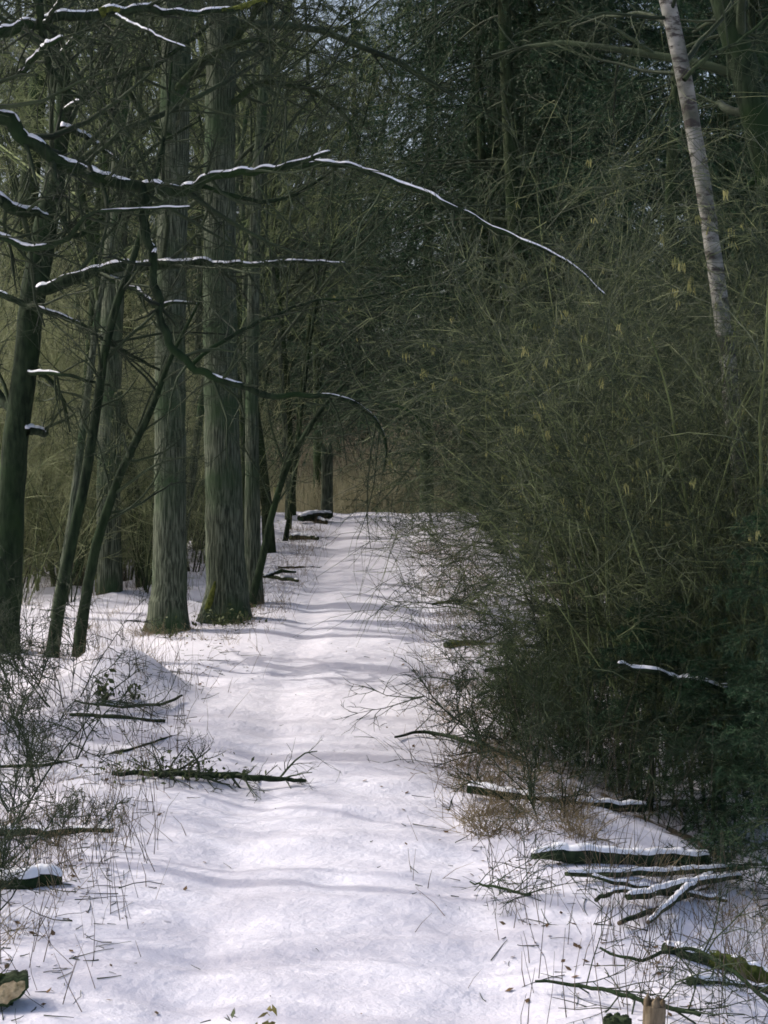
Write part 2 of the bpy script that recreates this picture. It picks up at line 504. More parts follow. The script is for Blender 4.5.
def snow_strip(P, R, r, thick=.55, cover=.75, s0=0):
    """snow lying along the top of a limb, broken where it has fallen off"""
    P = spline(np.column_stack([P, R]), max(24, int(len(P) * 3)))
    C, rad = P[:, :3], P[:, 3]
    s = np.concatenate([[0], np.cumsum(np.linalg.norm(np.diff(C, axis=0), axis=1))])
    T = nrm(np.gradient(C, axis=0))
    flat = np.clip(1.25 - np.abs(T[:, 2]) * 1.1, 0, 1)
    amt = (vnoise(s * 3.2 + s0, 1.5, 91) + .5 * vnoise(s * 11 + s0, 4.5, 92)) + (cover - .25)
    w = np.clip(amt * 2.4, 0, 1) * flat
    w = w * (.8 + .6 * vnoise(s * 19, s0, 93) + .15 * vnoise(s * 50, s0, 94))
    on = w > .12
    a = np.linspace(0, math.pi, 7)
    i = 0; out = []
    while i < len(C):
        if not on[i]:
            i += 1; continue
        j = i
        while j + 1 < len(C) and on[j + 1]: j += 1
        if j - i >= 4:
            c = C[i:j + 1]; t = T[i:j + 1]; rd = rad[i:j + 1]; ww = w[i:j + 1].copy()
            ww[0] *= .3; ww[-1] *= .3
            sd = nrm(np.cross(t, np.array([0, 0, 1.0]))); up = np.cross(sd, t)
            wid = rd * (.55 + .38 * ww); hi = (rd * thick + .006) * (.3 + ww)
            base = c + up * (rd * .62)[:, None]
            V = base[:, None] + np.cos(a)[None, :, None] * wid[:, None, None] * sd[:, None] + np.sin(a)[None, :, None] * hi[:, None, None] * up[:, None]
            m = j - i + 1; k = len(a)
            ii = (np.arange(m - 1) * k)[:, None]; jj = np.arange(k - 1)[None]
            Q = np.stack([ii + jj, ii + k + jj, ii + k + jj + 1, ii + jj + 1], -1).reshape(-1, 4)
            T3 = [[0, q, q + 1] for q in range(1, k - 1)] + [[(m - 1) * k, (m - 1) * k + q + 1, (m - 1) * k + q] for q in range(1, k - 1)]
            mb = MB(); mb.add(V, Q, T3); out.append(mb)
        i = j + 1
    return out

def limb_line(pts, d, rp, r, n=None, wob=.25, jit_=1.6):
    """limb from photograph points at distance d, wandering a little in depth; radii in px"""
    pts = np.asarray(pts, float)
    rp = np.interp(np.linspace(0, 1, len(pts)), np.linspace(0, 1, len(rp)), rp)
    dd = np.full(len(pts), float(d)) if np.isscalar(d) else np.interp(np.linspace(0, 1, len(pts)), np.linspace(0, 1, len(d)), d)
    ph = r.random() * 6
    dd = dd + wob * np.sin(np.linspace(0, 3.0, len(pts)) + ph) - wob * math.sin(ph)
    W = np.array([WP(p[0], p[1], q) for p, q in zip(pts, dd)])
    W = np.column_stack([W, rp * dd / F])
    n = n or max(12, 5 * len(pts))
    s = spline(W, n)
    k = np.arange(n)
    jit = np.stack([vnoise(k * .55 + 10 * ph, 1.1, 3), vnoise(k * .55, 5 + ph, 4), vnoise(k * .55, 9 + ph, 5)], 1)
    s[1:-1, :3] += jit[1:-1] * np.minimum(s[1:-1, 3:4] * jit_, .05)
    s[:, 3] *= 1 + (.26 if jit_ > .5 else .05) * vnoise(k * .8, 2 + ph, 6)
    return s[:, :3], s[:, 3]

def hero_tree(name, label, cat, trunk_pts, d, rp, limbs, bark, seed, ridge=.06, flare=.5, rings=110, sides=26, twig='twig_dark', group=None, crown=None, dens=1.0):
    r = rng_(seed)
    C, R = limb_line(trunk_pts, d, rp, r, rings, .12, .10)
    base = C[0].copy(); base[2] = float(gz(base[0], base[1]))
    C[0, 2] = min(C[0, 2], base[2] - .08)
    t = thing(name, label, cat, base, group)
    mb = MB(); trunk_mesh(mb, C, R, sides, ridge, flare, seed)
    link('trunk', mb.mesh('trunk', bark, base), t)
    tw = MB()
    for L in limbs:
        P, Rr = limb_line(L['p'], L.get('d', d), np.array(L['r']) * .86, r, None, L.get('wob', .25))
        b = MB(); b.tubes(P, Rr, 9)
        lo = link('limb', b.mesh('limb', L.get('m', 'bark_dark'), base), t)
        if L.get('snow', 0) > 0:
            for sm in snow_strip(P, Rr, r, L.get('thick', .55), L['snow'], seed * 3.7 + len(P)):
                link('snow_cap', sm.mesh('snow_cap', 'branch_snow', base), lo)
        for (m0, m1) in L.get('moss', []):
            i0, i1 = int(m0 * (len(P) - 1)), max(int(m1 * (len(P) - 1)), int(m0 * (len(P) - 1)) + 3)
            mm = MB(); mm.tubes(P[i0:i1 + 1] + [0, 0, .004], Rr[i0:i1 + 1] * (1.03 + .22 * r.random(i1 + 1 - i0)), 9, True)
            link('moss', mm.mesh('moss', 'moss', base), lo)
        if L.get('tw', 12): side_twigs(tw, P, Rr, r, int(L.get('tw', 12) * dens), L.get('twl', .6) * (1.25 if dens > 1 else 1), 3)
    if crown: crown(tw, C, R, r)
    if tw.V: link('crown', tw.mesh('crown', twig, base), t)
    return t

def simple_crown(n1, t0, l1, up=.03, dens=6, ang=.9):
    """limbs and fine branches on an upper trunk, out of reach of the hero limbs"""
    def f(mb, C, R, r):
        P = C[None]; Rr = R[None]
        S, D, L, RR = kids(P, Rr, np.array([l1]), n1, t0, 1, ang, .25, 1, r, .38, .35, .008)
        P1 = grow(S, D, L, 8, .10, up, r); R1 = taper(RR, 8, .3); mb.tubes(P1, R1, 6)
        S, D, L, RR = kids(P1, R1, L, dens, .2, 1, .8, .25, .5, r, .55, .4, .004)
        P2 = grow(S, D, L, 6, .13, up, r); R2 = taper(RR, 6, .35); mb.tubes(P2, R2, 4)
        S, D, L, RR = kids(P2, R2, L, max(4, dens - 1), .15, 1, .75, .25, .5, r, .6, .4, .0026)
        P3 = grow(S, D, L, 4, .16, up, r); R3 = taper(RR, 4, .4); mb.tubes(P3, R3, 3)
        S, D, L, RR = kids(P3, R3, L, 3, .2, 1, .75, .25, .6, r, .7, .3, .002)
        mb.tubes(grow(S, D, L, 3, .16, up, r), taper(RR, 3, .5), 3)
    return f

# oak whose trunk stands outside the frame at the left: only its snow-laden limbs reach in
hero_tree('oak_tree', 'oak with long snow-topped limbs arching over the path from the left edge', 'tree',
    [(-150, 735), (-140, 600), (-128, 420), (-112, 200), (-100, 40), (-96, -160), (-80, -420)], 14.0, [34, 29, 27, 24, 20, 15, 8],
    [dict(p=[(-100, 55), (-40, 42), (0, 31), (40, 22), (80, 14), (125, 9), (165, 12), (190, 14), (215, 11), (240, 7), (265, 1), (300, -10)], r=[9, 8, 7, 6.2, 5.8, 5, 4, 3.5, 3, 3, 2.5, 1], snow=.72, thick=.45, moss=[(.50, .54), (.80, .92)], tw=18, twl=.6),
     dict(p=[(115, 15), (130, 23), (145, 30), (165, 40), (185, 47)], r=[2.5, 2.2, 1.8, 1.2, .8], snow=.7, tw=4, twl=.3),
     dict(p=[(-110, 60), (-50, 85), (0, 117), (25, 136), (50, 156), (80, 170), (110, 180), (150, 188), (185, 189), (200, 184), (207, 175), (235, 173), (265, 170), (290, 164), (330, 152)], r=[12, 11, 9.5, 9, 8.5, 8, 8, 7.5, 7, 6.5, 5.5, 5, 4.5, 4, 3.5, 2], snow=.82, thick=.45, tw=22, twl=.7),
     dict(p=[(285, 166), (335, 164), (365, 171), (400, 184), (440, 200), (480, 220), (510, 235), (540, 247), (575, 268), (605, 295)], r=[3.6, 3.4, 3.2, 3, 2.8, 2.6, 2.3, 2, 1.5, 1], snow=.72, thick=.5, tw=8, twl=.45),
     dict(p=[(203, 186), (240, 198), (270, 201), (300, 192), (330, 172), (345, 155)], r=[3, 2.8, 2.5, 2, 1.6, 1], snow=0, tw=10, twl=.5),
     dict(p=[(-105, 185), (-50, 190), (-10, 196), (20, 209), (48, 217)], r=[9, 8, 7, 6, 3.5], snow=.95, tw=6, twl=.5),
     dict(p=[(-100, 205), (-40, 225), (0, 236), (22, 248), (40, 247), (60, 243), (78, 226), (95, 212), (130, 210), (190, 207)], r=[6, 5, 4.2, 4, 4, 3.5, 3, 2.4, 1.8, 1], snow=.55, tw=14, twl=.5),
     dict(p=[(143, 186), (146, 220), (152, 262), (157, 300), (166, 335), (185, 362), (210, 376), (240, 384), (270, 395), (300, 395), (335, 397), (360, 405), (378, 425), (386, 450), (384, 472)], r=[5, 5.2, 5.2, 5, 5, 4.6, 4.5, 4, 3.6, 3.3, 3, 2.6, 2, 1.5, .8], snow=.35, thick=.3, tw=16, twl=.5),
     dict(p=[(190, 366), (215, 345), (240, 330), (275, 315), (310, 302), (345, 299), (400, 292)], r=[2.8, 2.6, 2.4, 2.1, 1.8, 1.4, .8], snow=0, tw=14, twl=.6),
     dict(p=[(345, 399), (380, 402), (410, 412), (440, 440)], r=[2, 1.7, 1.3, .7], snow=0, tw=8, twl=.4),
     dict(p=[(35, -12), (44, 40), (52, 68), (66, 88), (84, 101)], r=[4.5, 4.2, 4, 3.2, 2], snow=0, tw=10, twl=.5),
     dict(p=[(20, 75), (34, 58), (48, 45), (63, 37)], r=[3, 3, 3, 1.6], snow=.8, thick=.9, tw=5, twl=.4),
     dict(p=[(44, 22), (53, 12), (60, 0), (66, -14)], r=[2.6, 2.4, 2.2, 2], snow=.5, tw=4, twl=.4)],
    'bark_brown', 5, crown=simple_crown(12, .5, 3.2, .0, 5), dens=1.5)

# the leaning oak at the left edge of the picture
hero_tree('oak_tree', 'dark leaning oak trunk with low snow-topped limb at the left edge', 'tree',
    [(-6, 668), (0, 640), (6, 580), (10, 520), (16, 440), (24, 380), (30, 320), (36, 280), (45, 230), (53, 190), (58, 150), (64, 110), (60, 60), (45, 20), (35, -30), (30, -140), (10, -330)], 18.0,
    [23, 19, 16, 14, 13, 12.5, 12.5, 13, 12, 11, 9.5, 8, 7, 6.5, 6, 5, 3],
    [dict(p=[(38, 292), (62, 282), (100, 271), (130, 266), (165, 265), (190, 263), (215, 263), (245, 265), (285, 262), (345, 263)], r=[8, 7.5, 7, 6.5, 6, 5.5, 4.4, 3.4, 2.2, 1.2], snow=.75, thick=.42, tw=18, twl=.8),
     dict(p=[(105, 275), (125, 285), (140, 292), (157, 306), (175, 303), (200, 304)], r=[3.6, 3.3, 3, 2.6, 2, 1], snow=.6, tw=8, twl=.5),
     dict(p=[(-30, 286), (10, 299), (35, 308), (60, 314), (85, 328), (110, 345), (135, 357), (162, 371)], r=[4, 3.8, 3.4, 3, 2.6, 2.4, 2, 1.3], snow=.4, tw=14, twl=.6),
     dict(p=[(28, 372), (60, 374), (85, 380), (110, 385)], r=[2.6, 2.2, 1.8, 1], snow=.6, tw=8, twl=.6),
     dict(p=[(40, 374), (55, 386), (64, 404), (70, 432)], r=[3, 2.8, 2.4, 1.4], snow=0, tw=6, twl=.5),
     dict(p=[(25, 432), (36, 430), (46, 434)], r=[6, 5, 3.5], snow=.6, tw=2, twl=.3),
     dict(p=[(20, 420), (0, 395), (-25, 375)], r=[7, 6, 5], snow=.2, tw=8, twl=.8),
     dict(p=[(62, 128), (78, 133), (92, 141), (106, 152), (118, 161)], r=[3.2, 3, 2.8, 2.4, 1.5], snow=.95, thick=1.1, tw=6, twl=.5),
     dict(p=[(52, 190), (70, 232), (95, 222), (125, 180), (150, 150), (200, 120)], r=[4, 3.6, 3, 2.4, 1.8, 1], snow=.1, tw=14, twl=.7),
     dict(p=[(60, 60), (85, 30), (120, -5), (150, -40)], r=[5, 4.4, 3.8, 3], snow=.2, tw=16, twl=.9),
     dict(p=[(64, 112), (110, 80), (160, 62), (215, 20)], r=[4.4, 3.8, 3, 1.5], snow=.2, tw=18, twl=.9)],
    'bark_dark', 9, crown=simple_crown(18, .45, 2.4, .0, 5), dens=1.5)

# the pair of big grey trunks beside the path, and the slim one behind them
hero_tree('ash_tree', 'tall straight grey trunk, left one of the big pair beside the path', 'tree',
    [(169, 634), (169, 600), (170, 480), (171, 300), (175, 120), (177, 0), (180, -200), (185, -500), (188, -800)], 19.75, [18.5, 17, 16, 15, 14.5, 14, 12.5, 10, 4],
    [dict(p=[(176, 90), (205, 60), (250, 40), (300, 50)], r=[4, 3.4, 2.6, 1.2], tw=16, twl=.8, m='bark_brown'),
     dict(p=[(174, 140), (140, 110), (110, 60), (90, 0)], r=[4, 3.4, 3, 2], tw=16, twl=.9, m='bark_brown')],
    'bark_grey', 21, .035, .75, 190, 64, crown=simple_crown(24, .36, 4.0, .05, 5))
tt = hero_tree('ash_tree', 'big trunk with green moss at its foot, nearest the path', 'tree',
    [(228, 624), (227, 590), (223, 480), (220, 300), (220, 120), (222, 0), (224, -200), (220, -500), (212, -800)], 20.6, [21.5, 19.5, 18, 16.3, 15, 14.5, 12.5, 10, 4],
    [dict(p=[(221, 110), (260, 85), (310, 90), (345, 115), (350, 140)], r=[4, 3.6, 3, 2.2, 1.2], tw=18, twl=.8, m='bark_brown'),
     dict(p=[(221, 60), (250, 20), (280, -30)], r=[4, 3.4, 3], tw=12, twl=.9, m='bark_brown')],
    'bark_grey', 23, .035, .75, 190, 64, crown=simple_crown(24, .36, 4.2, .05, 5))
_b = np.array(tt.location)
mm = MB()
_P = np.array([WP(204 + k * 1.6, 625 - k * 6.2, 20.48 - .02 * k) for k in range(8)])
mm.tubes(_P, np.array([.055, .06, .052, .045, .036, .028, .02, .008]), 9, True)
link('moss', mm.mesh('moss', 'moss', _b), tt)
hero_tree('ash_tree', 'slim dark trunk right behind the big mossy trunk', 'tree',
    [(253, 608), (253, 560), (252, 400), (256, 200), (266, 60), (270, -40), (280, -300)], 21.9, [9.5, 8.5, 6.5, 5.5, 5, 4.5, 2.5],
    [], 'bark_grey', 25, .06, .3, 90, 22, crown=simple_crown(26, .25, 2.6, .06, 6))
hero_tree('ash_tree', 'grey trunk standing between the leaning oak and the big pair', 'tree',
    [(110, 612), (109, 540), (109, 450), (113, 300), (120, 170), (125, 40), (130, -200), (140, -500)], 22.6, [13, 12, 11.5, 11, 10.5, 10, 8, 4],
    [], 'bark_grey', 27, .04, .3, 120, 28, crown=simple_crown(30, .3, 3.4, .05, 6))
# slanting saplings in front of them
hero_tree('sapling', 'slanting dark sapling on the snowy mound, left one of two', 'tree',
    [(50, 672), (57, 620), (70, 550), (85, 480), (98, 400), (105, 350), (118, 300), (131, 265), (150, 200), (165, 130), (172, 60)], 16.9, [7, 6.3, 5.6, 5.2, 4.8, 4.4, 4, 3.5, 2.8, 2, 1],
    [dict(p=[(105, 352), (100, 395), (85, 420)], r=[1.5, 1.2, .7], tw=6, twl=.4)], 'bark_dark', 31, .04, .25, 60, 12, crown=simple_crown(20, .35, 1.2, .03, 5))
hero_tree('sapling', 'slanting dark sapling on the snowy mound, right one of two', 'tree',
    [(77, 664), (84, 610), (93, 560), (104, 520), (122, 470), (150, 412), (170, 360), (200, 300)], 17.4, [6.5, 5.6, 5.2, 4.8, 4.2, 3.4, 2.4, 1.2],
    [], 'bark_dark', 33, .04, .25, 60, 12, crown=simple_crown(18, .35, 1.2, .03, 5))
hero_tree('sapling', 'slender dark sapling curving out toward the path beside the mossy trunk', 'tree',
    [(250, 607), (262, 560), (272, 515), (286, 470), (302, 440), (325, 405), (352, 378), (380, 360)], 21.7, [4.2, 3.8, 3.4, 3.2, 2.8, 2.2, 1.6, .8],
    [], 'bark_dark', 35, .04, .25, 60, 10, crown=simple_crown(14, .35, 1.4, .03, 5))

# ------------------------------------------------------------------ right-hand hero trees
hero_tree('birch_tree', 'leaning pale birch trunk rising out of the hazel thicket', 'tree',
    [(764, 735), (760, 690), (752, 600), (743, 510), (733, 410), (724, 330), (713, 250), (704, 190), (693, 130), (681, 65), (667, 0), (645, -90), (600, -260), (560, -420)], 15.0,
    [10, 9.5, 9.2, 9, 8.7, 8.4, 8.1, 8, 8, 8, 8, 6.5, 5, 3],
    [dict(p=[(684, 80), (710, 55), (740, 40), (775, 10)], r=[3, 2.6, 2, 1.2], tw=14, twl=.7, m='bark_brown')],
    'birch_bark', 41, .05, .2, 140, 28, crown=simple_crown(24, .55, 2.2, .0, 5))
hero_tree('lime_tree', 'thick dark trunk leaning across the upper right corner', 'tree',
    [(905, 790), (890, 690), (850, 480), (806, 300), (768, 160), (745, 75), (728, 10), (705, -80), (670, -260), (640, -420)], 17.0,
    [22, 19, 17, 16, 15, 14.5, 14, 13, 9, 4],
    [dict(p=[(745, 75), (752, 40), (752, 0), (748, -50)], r=[5, 4.5, 4, 3], tw=10, twl=.8),
     dict(p=[(768, 160), (735, 200), (700, 205), (650, 225)], r=[4, 3.4, 2.6, 1.3], tw=16, twl=.8)],
    'bark_dark', 43, .06, .3, 100, 22, crown=simple_crown(24, .55, 2.6, .0, 5))

# ------------------------------------------------------------------ growing kinds: bare trees, hazel bushes, spruces
def bare_tree(name, label, cat, seed, H, r0, n1, l1, bark, twig, group, per=(7, 7, 4), t0=.22, up=.05, ang=.85, lean=.03):
    r = rng_(seed)
    t = thing(name, label, cat, (0, 0, -500), group)
    P = grow(np.zeros((1, 3)) + [0, 0, -.15], np.array([[r.normal() * lean, r.normal() * lean, 1]]), np.array([H]), 16, .035, .02, r)
    R = r0 * np.linspace(1, .12, 16)[None] * np.where(np.arange(16) == 0, 1.25, 1)
    b = MB(); b.tubes(P, R, 10)
    link('trunk', b.mesh('trunk', bark), t)
    mb = MB()
    S, D, L, RR = kids(P, R, np.array([l1]), n1, t0, 1, ang, .22, 1, r, .42, .5, .006)
    P1 = grow(S, D, L, 7, .11, up, r); R1 = taper(RR, 7, .3); mb.tubes(P1, R1, 5)
    S, D, L, RR = kids(P1, R1, L, per[0], .15, 1, .8, .25, .5, r, .55, .4, .004)
    P2 = grow(S, D, L, 5, .14, up, r); R2 = taper(RR, 5, .35); mb.tubes(P2, R2, 3)
    S, D, L, RR = kids(P2, R2, L, per[1], .15, 1, .75, .25, .52, r, .6, .4, .003)
    P3 = grow(S, D, L, 4, .16, up, r); R3 = taper(RR, 4, .4); mb.tubes(P3, R3, 3)
    S, D, L, RR = kids(P3, R3, L, per[2], .2, 1, .75, .25, .6, r, .7, .3, .0024)
    mb.tubes(grow(S, D, L, 3, .16, up, r), taper(RR, 3, .5), 3)
    link('crown', mb.mesh('crown', twig), t)
    return t

def hazel(name, label, seed, H, nst, group, twig='twig_hazel_lit', bark='bark_brown', catkins=0, lean=.45, per=(11, 8, 4), up=-.015, rst=(.010, .022), cat='bush'):
    r = rng_(seed)
    t = thing(name, label, cat, (0, 0, -500), group)
    a = r.random(nst) * 2 * math.pi
    S = np.stack([np.cos(a) * .18 * r.random(nst), np.sin(a) * .18 * r.random(nst), np.full(nst, -.1)], 1)
    ln = lean * (.3 + .9 * r.random(nst))
    D = np.stack([np.cos(a) * ln, np.sin(a) * ln, np.ones(nst)], 1)
    L = H * (.6 + .5 * r.random(nst)); r0 = rst[0] + (rst[1] - rst[0]) * r.random(nst)
    P = grow(S, D, L, 12, .05, up, r); R = taper(r0, 12, .2)
    for k in range(nst):
        b = MB(); b.tubes(P[k:k + 1], R[k:k + 1], 7)
        link('stem', b.mesh('stem', bark), t)
    mb = MB()
    S, D, L1, RR = kids(P, R, L, per[0], .15, 1, .9, .3, .42, r, .5, .4, .004)
    P1 = grow(S, D, L1, 6, .15, .0, r); R1 = taper(RR, 6, .35); mb.tubes(P1, R1, 4)
    S, D, L2, RR = kids(P1, R1, L1, per[1], .15, 1, .75, .25, .5, r, .6, .4, .0028)
    P2 = grow(S, D, L2, 4, .16, .01, r); R2 = taper(RR, 4, .45); mb.tubes(P2, R2, 3)
    S, D, L3, RR = kids(P2, R2, L2, per[2], .2, 1, .75, .25, .6, r, .75, .3, .0020)
    mb.tubes(grow(S, D, L3, 3, .18, .0, r), taper(RR, 3, .5), 3)
    link('crown', mb.mesh('crown', twig), t)
    if catkins:
        tip = P2[:, -1]
        tip = tip[tip[:, 2] > H * .45]
        core = tip[r.integers(0, len(tip), 40)]
        dd = np.min(np.linalg.norm(tip[:, None] - core[None], axis=2), axis=1)
        tip = tip[dd < .28]
        sel = tip[r.integers(0, len(tip), min(catkins, len(tip)))]
        c = np.repeat(sel, 3, 0) + r.normal(size=(len(sel) * 3, 3)) * [.010, .010, .006]
        Pc = grow(c, np.tile([[0, 0, -1.]], (len(c), 1)) + r.normal(size=(len(c), 3)) * .22, .02 + .045 * r.random(len(c)) ** 1.3, 4, .10, -.15, r)
        Rc = np.tile([[.0018, .004, .004, .0018]], (len(c), 1)) * (.55 + .4 * r.random((len(c), 1)))
        cb = MB(); cb.tubes(Pc, Rc, 4)
        link('catkins', cb.mesh('catkins', 'catkin'), t, kind='stuff')
    return t

def spruce(name, label, seed, H, W, group, r0=.12, nb=120, perb=16, needle=.03, nw=.006, nper=26, z0=.06, droop=-.07, ang=1.45, cat='tree'):
    r = rng_(seed)
    t = thing(name, label, cat, (0, 0, -500), group)
    P = grow(np.zeros((1, 3)) + [0, 0, -.15], np.array([[0, 0, 1.]]), np.array([H]), 18, .012, .05, r)
    R = r0 * np.linspace(1, .06, 18)[None]
    b = MB(); b.tubes(P, R, 10)
    link('trunk', b.mesh('trunk', 'bark_brown'), t)
    br = MB()
    S, D, L, RR = kids(P, R, np.array([1.0]), nb, z0, .985, ang, .12, 1, r, .22, 0, .004, lj=.12)
    hh = np.clip(S[:, 2] / H, 0, 1)
    L = W * (1 - hh) ** .75 * (.75 + .4 * r.random(len(S))) + .12
    P1 = grow(S, D, L, 9, .06, droop, r)
    P1[:, 6:, 2] += (np.array([.02, .06, .12])[None] * L[:, None] * .5)
    R1 = taper(RR, 9, .25); br.tubes(P1, R1, 5)
    S, D, L2, RR = kids(P1, R1, L, perb, .12, 1, .95, .2, .36, r, .5, .55, .0025, flat=.6)
    P2 = grow(S, D, L2, 3, .12, -.22, r); R2 = taper(RR, 3, .4); br.tubes(P2, R2, 3)
    link('branches', br.mesh('branches', 'twig_dark'), t)
    # needles: slim blades standing off every twig
    allP = [P2]
    nb_ = MB()
    n, m, _ = P2.shape
    idx = np.repeat(np.arange(n), nper)
    f = r.random(len(idx)) * (m - 1.001); i = f.astype(int); fr = (f - i)[:, None]
    S = P2[idx, i] * (1 - fr) + P2[idx, i + 1] * fr
    T = nrm(P2[idx, i + 1] - P2[idx, i])
    N = r.normal(size=S.shape); N = nrm(N - T * np.sum(N * T, 1, keepdims=True))
    D = nrm(T * .75 + N * .8)
    B = nrm(np.cross(D, r.normal(size=S.shape)))
    ln = (needle * (.7 + .6 * r.random(len(S))))[:, None]
    V = np.stack([S - B * nw * .5, S + B * nw * .5, S + D * ln], 1)
    nb_.add(V, None, np.arange(len(S) * 3).reshape(-1, 3))
    link('crown', nb_.mesh('crown', 'needles', smooth=False), t)
    return t

def place(protos, spots, seed, label=None, group=None, smin=.85, smax=1.2, tilt=.04, sink=0.03, first=True, leanx=0.0):
    """spots: (x, y) on the ground; the prototypes themselves take the first spots"""
    r = rng_(seed); out = []
    for k, s in enumerate(spots):
        x, y = s[0], s[1]
        p = protos[k % len(protos)]
        loc = (x, y, float(gz(x, y)) - sink)
        rz = r.random() * 2 * math.pi; s_ = smin + (smax - smin) * r.random()
        if len(s) > 2: s_ = s[2]
        tl = (r.normal() * tilt, r.normal() * tilt)
        if leanx:
            e = (Matrix.Rotation(-leanx * (.4 + r.random()), 3, 'Y') @ Matrix.Rotation(rz, 3, 'Z')).to_euler()
            tl, rz = (e.x, e.y), e.z
        if first and k < len(protos) and p.location.z < -400:
            p.location = loc; p.rotation_euler = (tl[0], tl[1], rz); p.scale = (s_,) * 3
            if label: p['label'] = label
            if group: p['group'] = group
            out.append(p)
        else:
            out.append(copy_thing(p, loc, rz, s_, label, group, tl))
    return out

def scatter(n, x0, x1, y0, y1, seed, mind=.5, keep=None):
    """n spots between the lines x0(y), x1(y)"""
    r = rng_(seed); pts = []
    tries = 0
    while len(pts) < n and tries < 6000:
        tries += 1
        y = y0 + (y1 - y0) * r.random()
        a = x0(y) if callable(x0) else x0; b = x1(y) if callable(x1) else x1
        x = a + (b - a) * r.random()
        if keep is not None and not keep(x, y): continue
        if all((x - p[0]) ** 2 + (y - p[1]) ** 2 > mind * mind for p in pts): pts.append((x, y))
    return pts

GP = 'thin bare trees in the wood left of the path'
poles = [bare_tree('young_tree', 'thin bare young tree in the wood left of the path', 'tree', 101 + k, [8.5, 10, 11.5, 7.5][k], [.045, .06, .075, .035][k], [26, 30, 32, 24][k], [1.7, 2.0, 2.3, 1.5][k], ['bark_brown', 'bark_grey', 'bark_brown', 'bark_dark'][k], 'twig_olive', GP, (5, 5, 3), .36) for k in range(4)]
ORD = ['first', 'second', 'third', 'fourth', 'fifth', 'sixth', 'seventh', 'eighth', 'ninth', 'tenth', 'eleventh', 'twelfth']
edge_spots = [(-1.7, 24.3), (-1.75, 26.5), (-1.65, 28.8), (-1.55, 31.0), (-1.6, 33.5), (-1.7, 35.6), (-1.75, 37.5)]
for k, o in enumerate(place(poles, edge_spots, 6, smin=.8, smax=1.2, tilt=.07)):
    tag(o, 'thin bare tree on the left path edge, %s of seven counted from the mossy trunk' % ORD[k], 'tree', 'thin trees along the left path edge')
sp = [(-2.1, 30.2), (-2.6, 24.8), (-3.3, 24.1), (-4.2, 25.5), (-2.3, 36.0), (-3.4, 20.6), (-4.3, 21.5)]
sp += scatter(12, lambda y: -.2 * y - .3, lambda y: -2.4, 24, 50, 7, 1.0)
place(poles, sp, 8, 'thin bare young tree in the wood left of the path', GP, smin=.8, smax=1.3, tilt=.07)

GB = 'tall bare trees deeper in the wood'
bigs = [bare_tree('bare_tree', 'tall bare tree standing deep in the wood', 'tree', 201 + k, [17, 20, 15][k], [.17, .21, .14][k], [36, 40, 34][k], [4.2, 5.0, 3.6][k], ['bark_grey', 'bark_brown', 'bark_grey'][k], 'twig_dark', GB, (7, 6, 3), .2, .05) for k in range(2)]
sb = scatter(20, lambda y: -.2 * y - .5, lambda y: -2.6, 34, 84, 17, 2.2, lambda x, y: not (44 < y < 64 and x > -11))
sb += [(-1.9, 64), (-4.4, 66), (-.4, 68), (-1.2, 74), (-2.6, 70)]
sb += scatter(12, lambda y: 2.8, lambda y: .2 * y + 3, 34, 84, 19, 2.4)
sb += scatter(5, -5, 5, 70, 90, 23, 2.5)
place(bigs, sb, 18, smin=.85, smax=1.15)
# trees outside the frame at the left whose shadows bar the path
so = [(-12.2, 17.6), (-15.5, 13.2)]
place(bigs, so, 28, 'tall bare tree standing outside the left edge of the picture', 'trees outside the left edge', .8, 1.05)
so2 = [(-6.2, 11.6), (-8.1, 13.3), (-7.2, 15.9), (-5.6, 9.8), (-5.4, 13.6), (-6.9, 9.2), (-4.6, 11.2)]
place(poles, so2, 29, 'thin bare tree standing outside the left edge of the picture', 'thin trees outside the left edge', .8, 1.2)

GHL = 'sunlit brushwood in the wood left of the path'
brush = [hazel('hazel_bush', 'bare sunlit bush among the trees left of the path', 301 + k, [3.6, 4.6, 2.8][k], [9, 9, 8][k], GHL, 'twig_hazel_lit', 'stem_olive', 0, .4, (10, 8, 4)) for k in range(2)]
thin = [hazel('hazel_bush', 'thin bare sunlit shrub under the trees left of the path', 311 + k, [2.6, 3.2][k], 6, 'thin shrubs under the trees left of the path', 'twig_hazel_lit', 'bark_brown', 0, .35, (6, 5, 3)) for k in range(2)]
place(thin, [(-2.7, 22.6), (-3.5, 22.0), (-2.5, 26.0), (-2.35, 29.0), (-2.3, 33.0), (-3.2, 25.0), (-2.9, 31.4), (-3.8, 28.0), (-4.4, 24.0), (-3.1, 35.5), (-2.4, 37.0)], 36, smin=.6, smax=.9)
sl = scatter(64, lambda y: -.2 * y - .3, lambda y: -3.4, 22.5, 47, 37, .55)
sl = [(x, y, float(np.clip((-x - 1.7) / 3.8, .38, 1.3))) for x, y in sl]
place(brush, sl, 38)

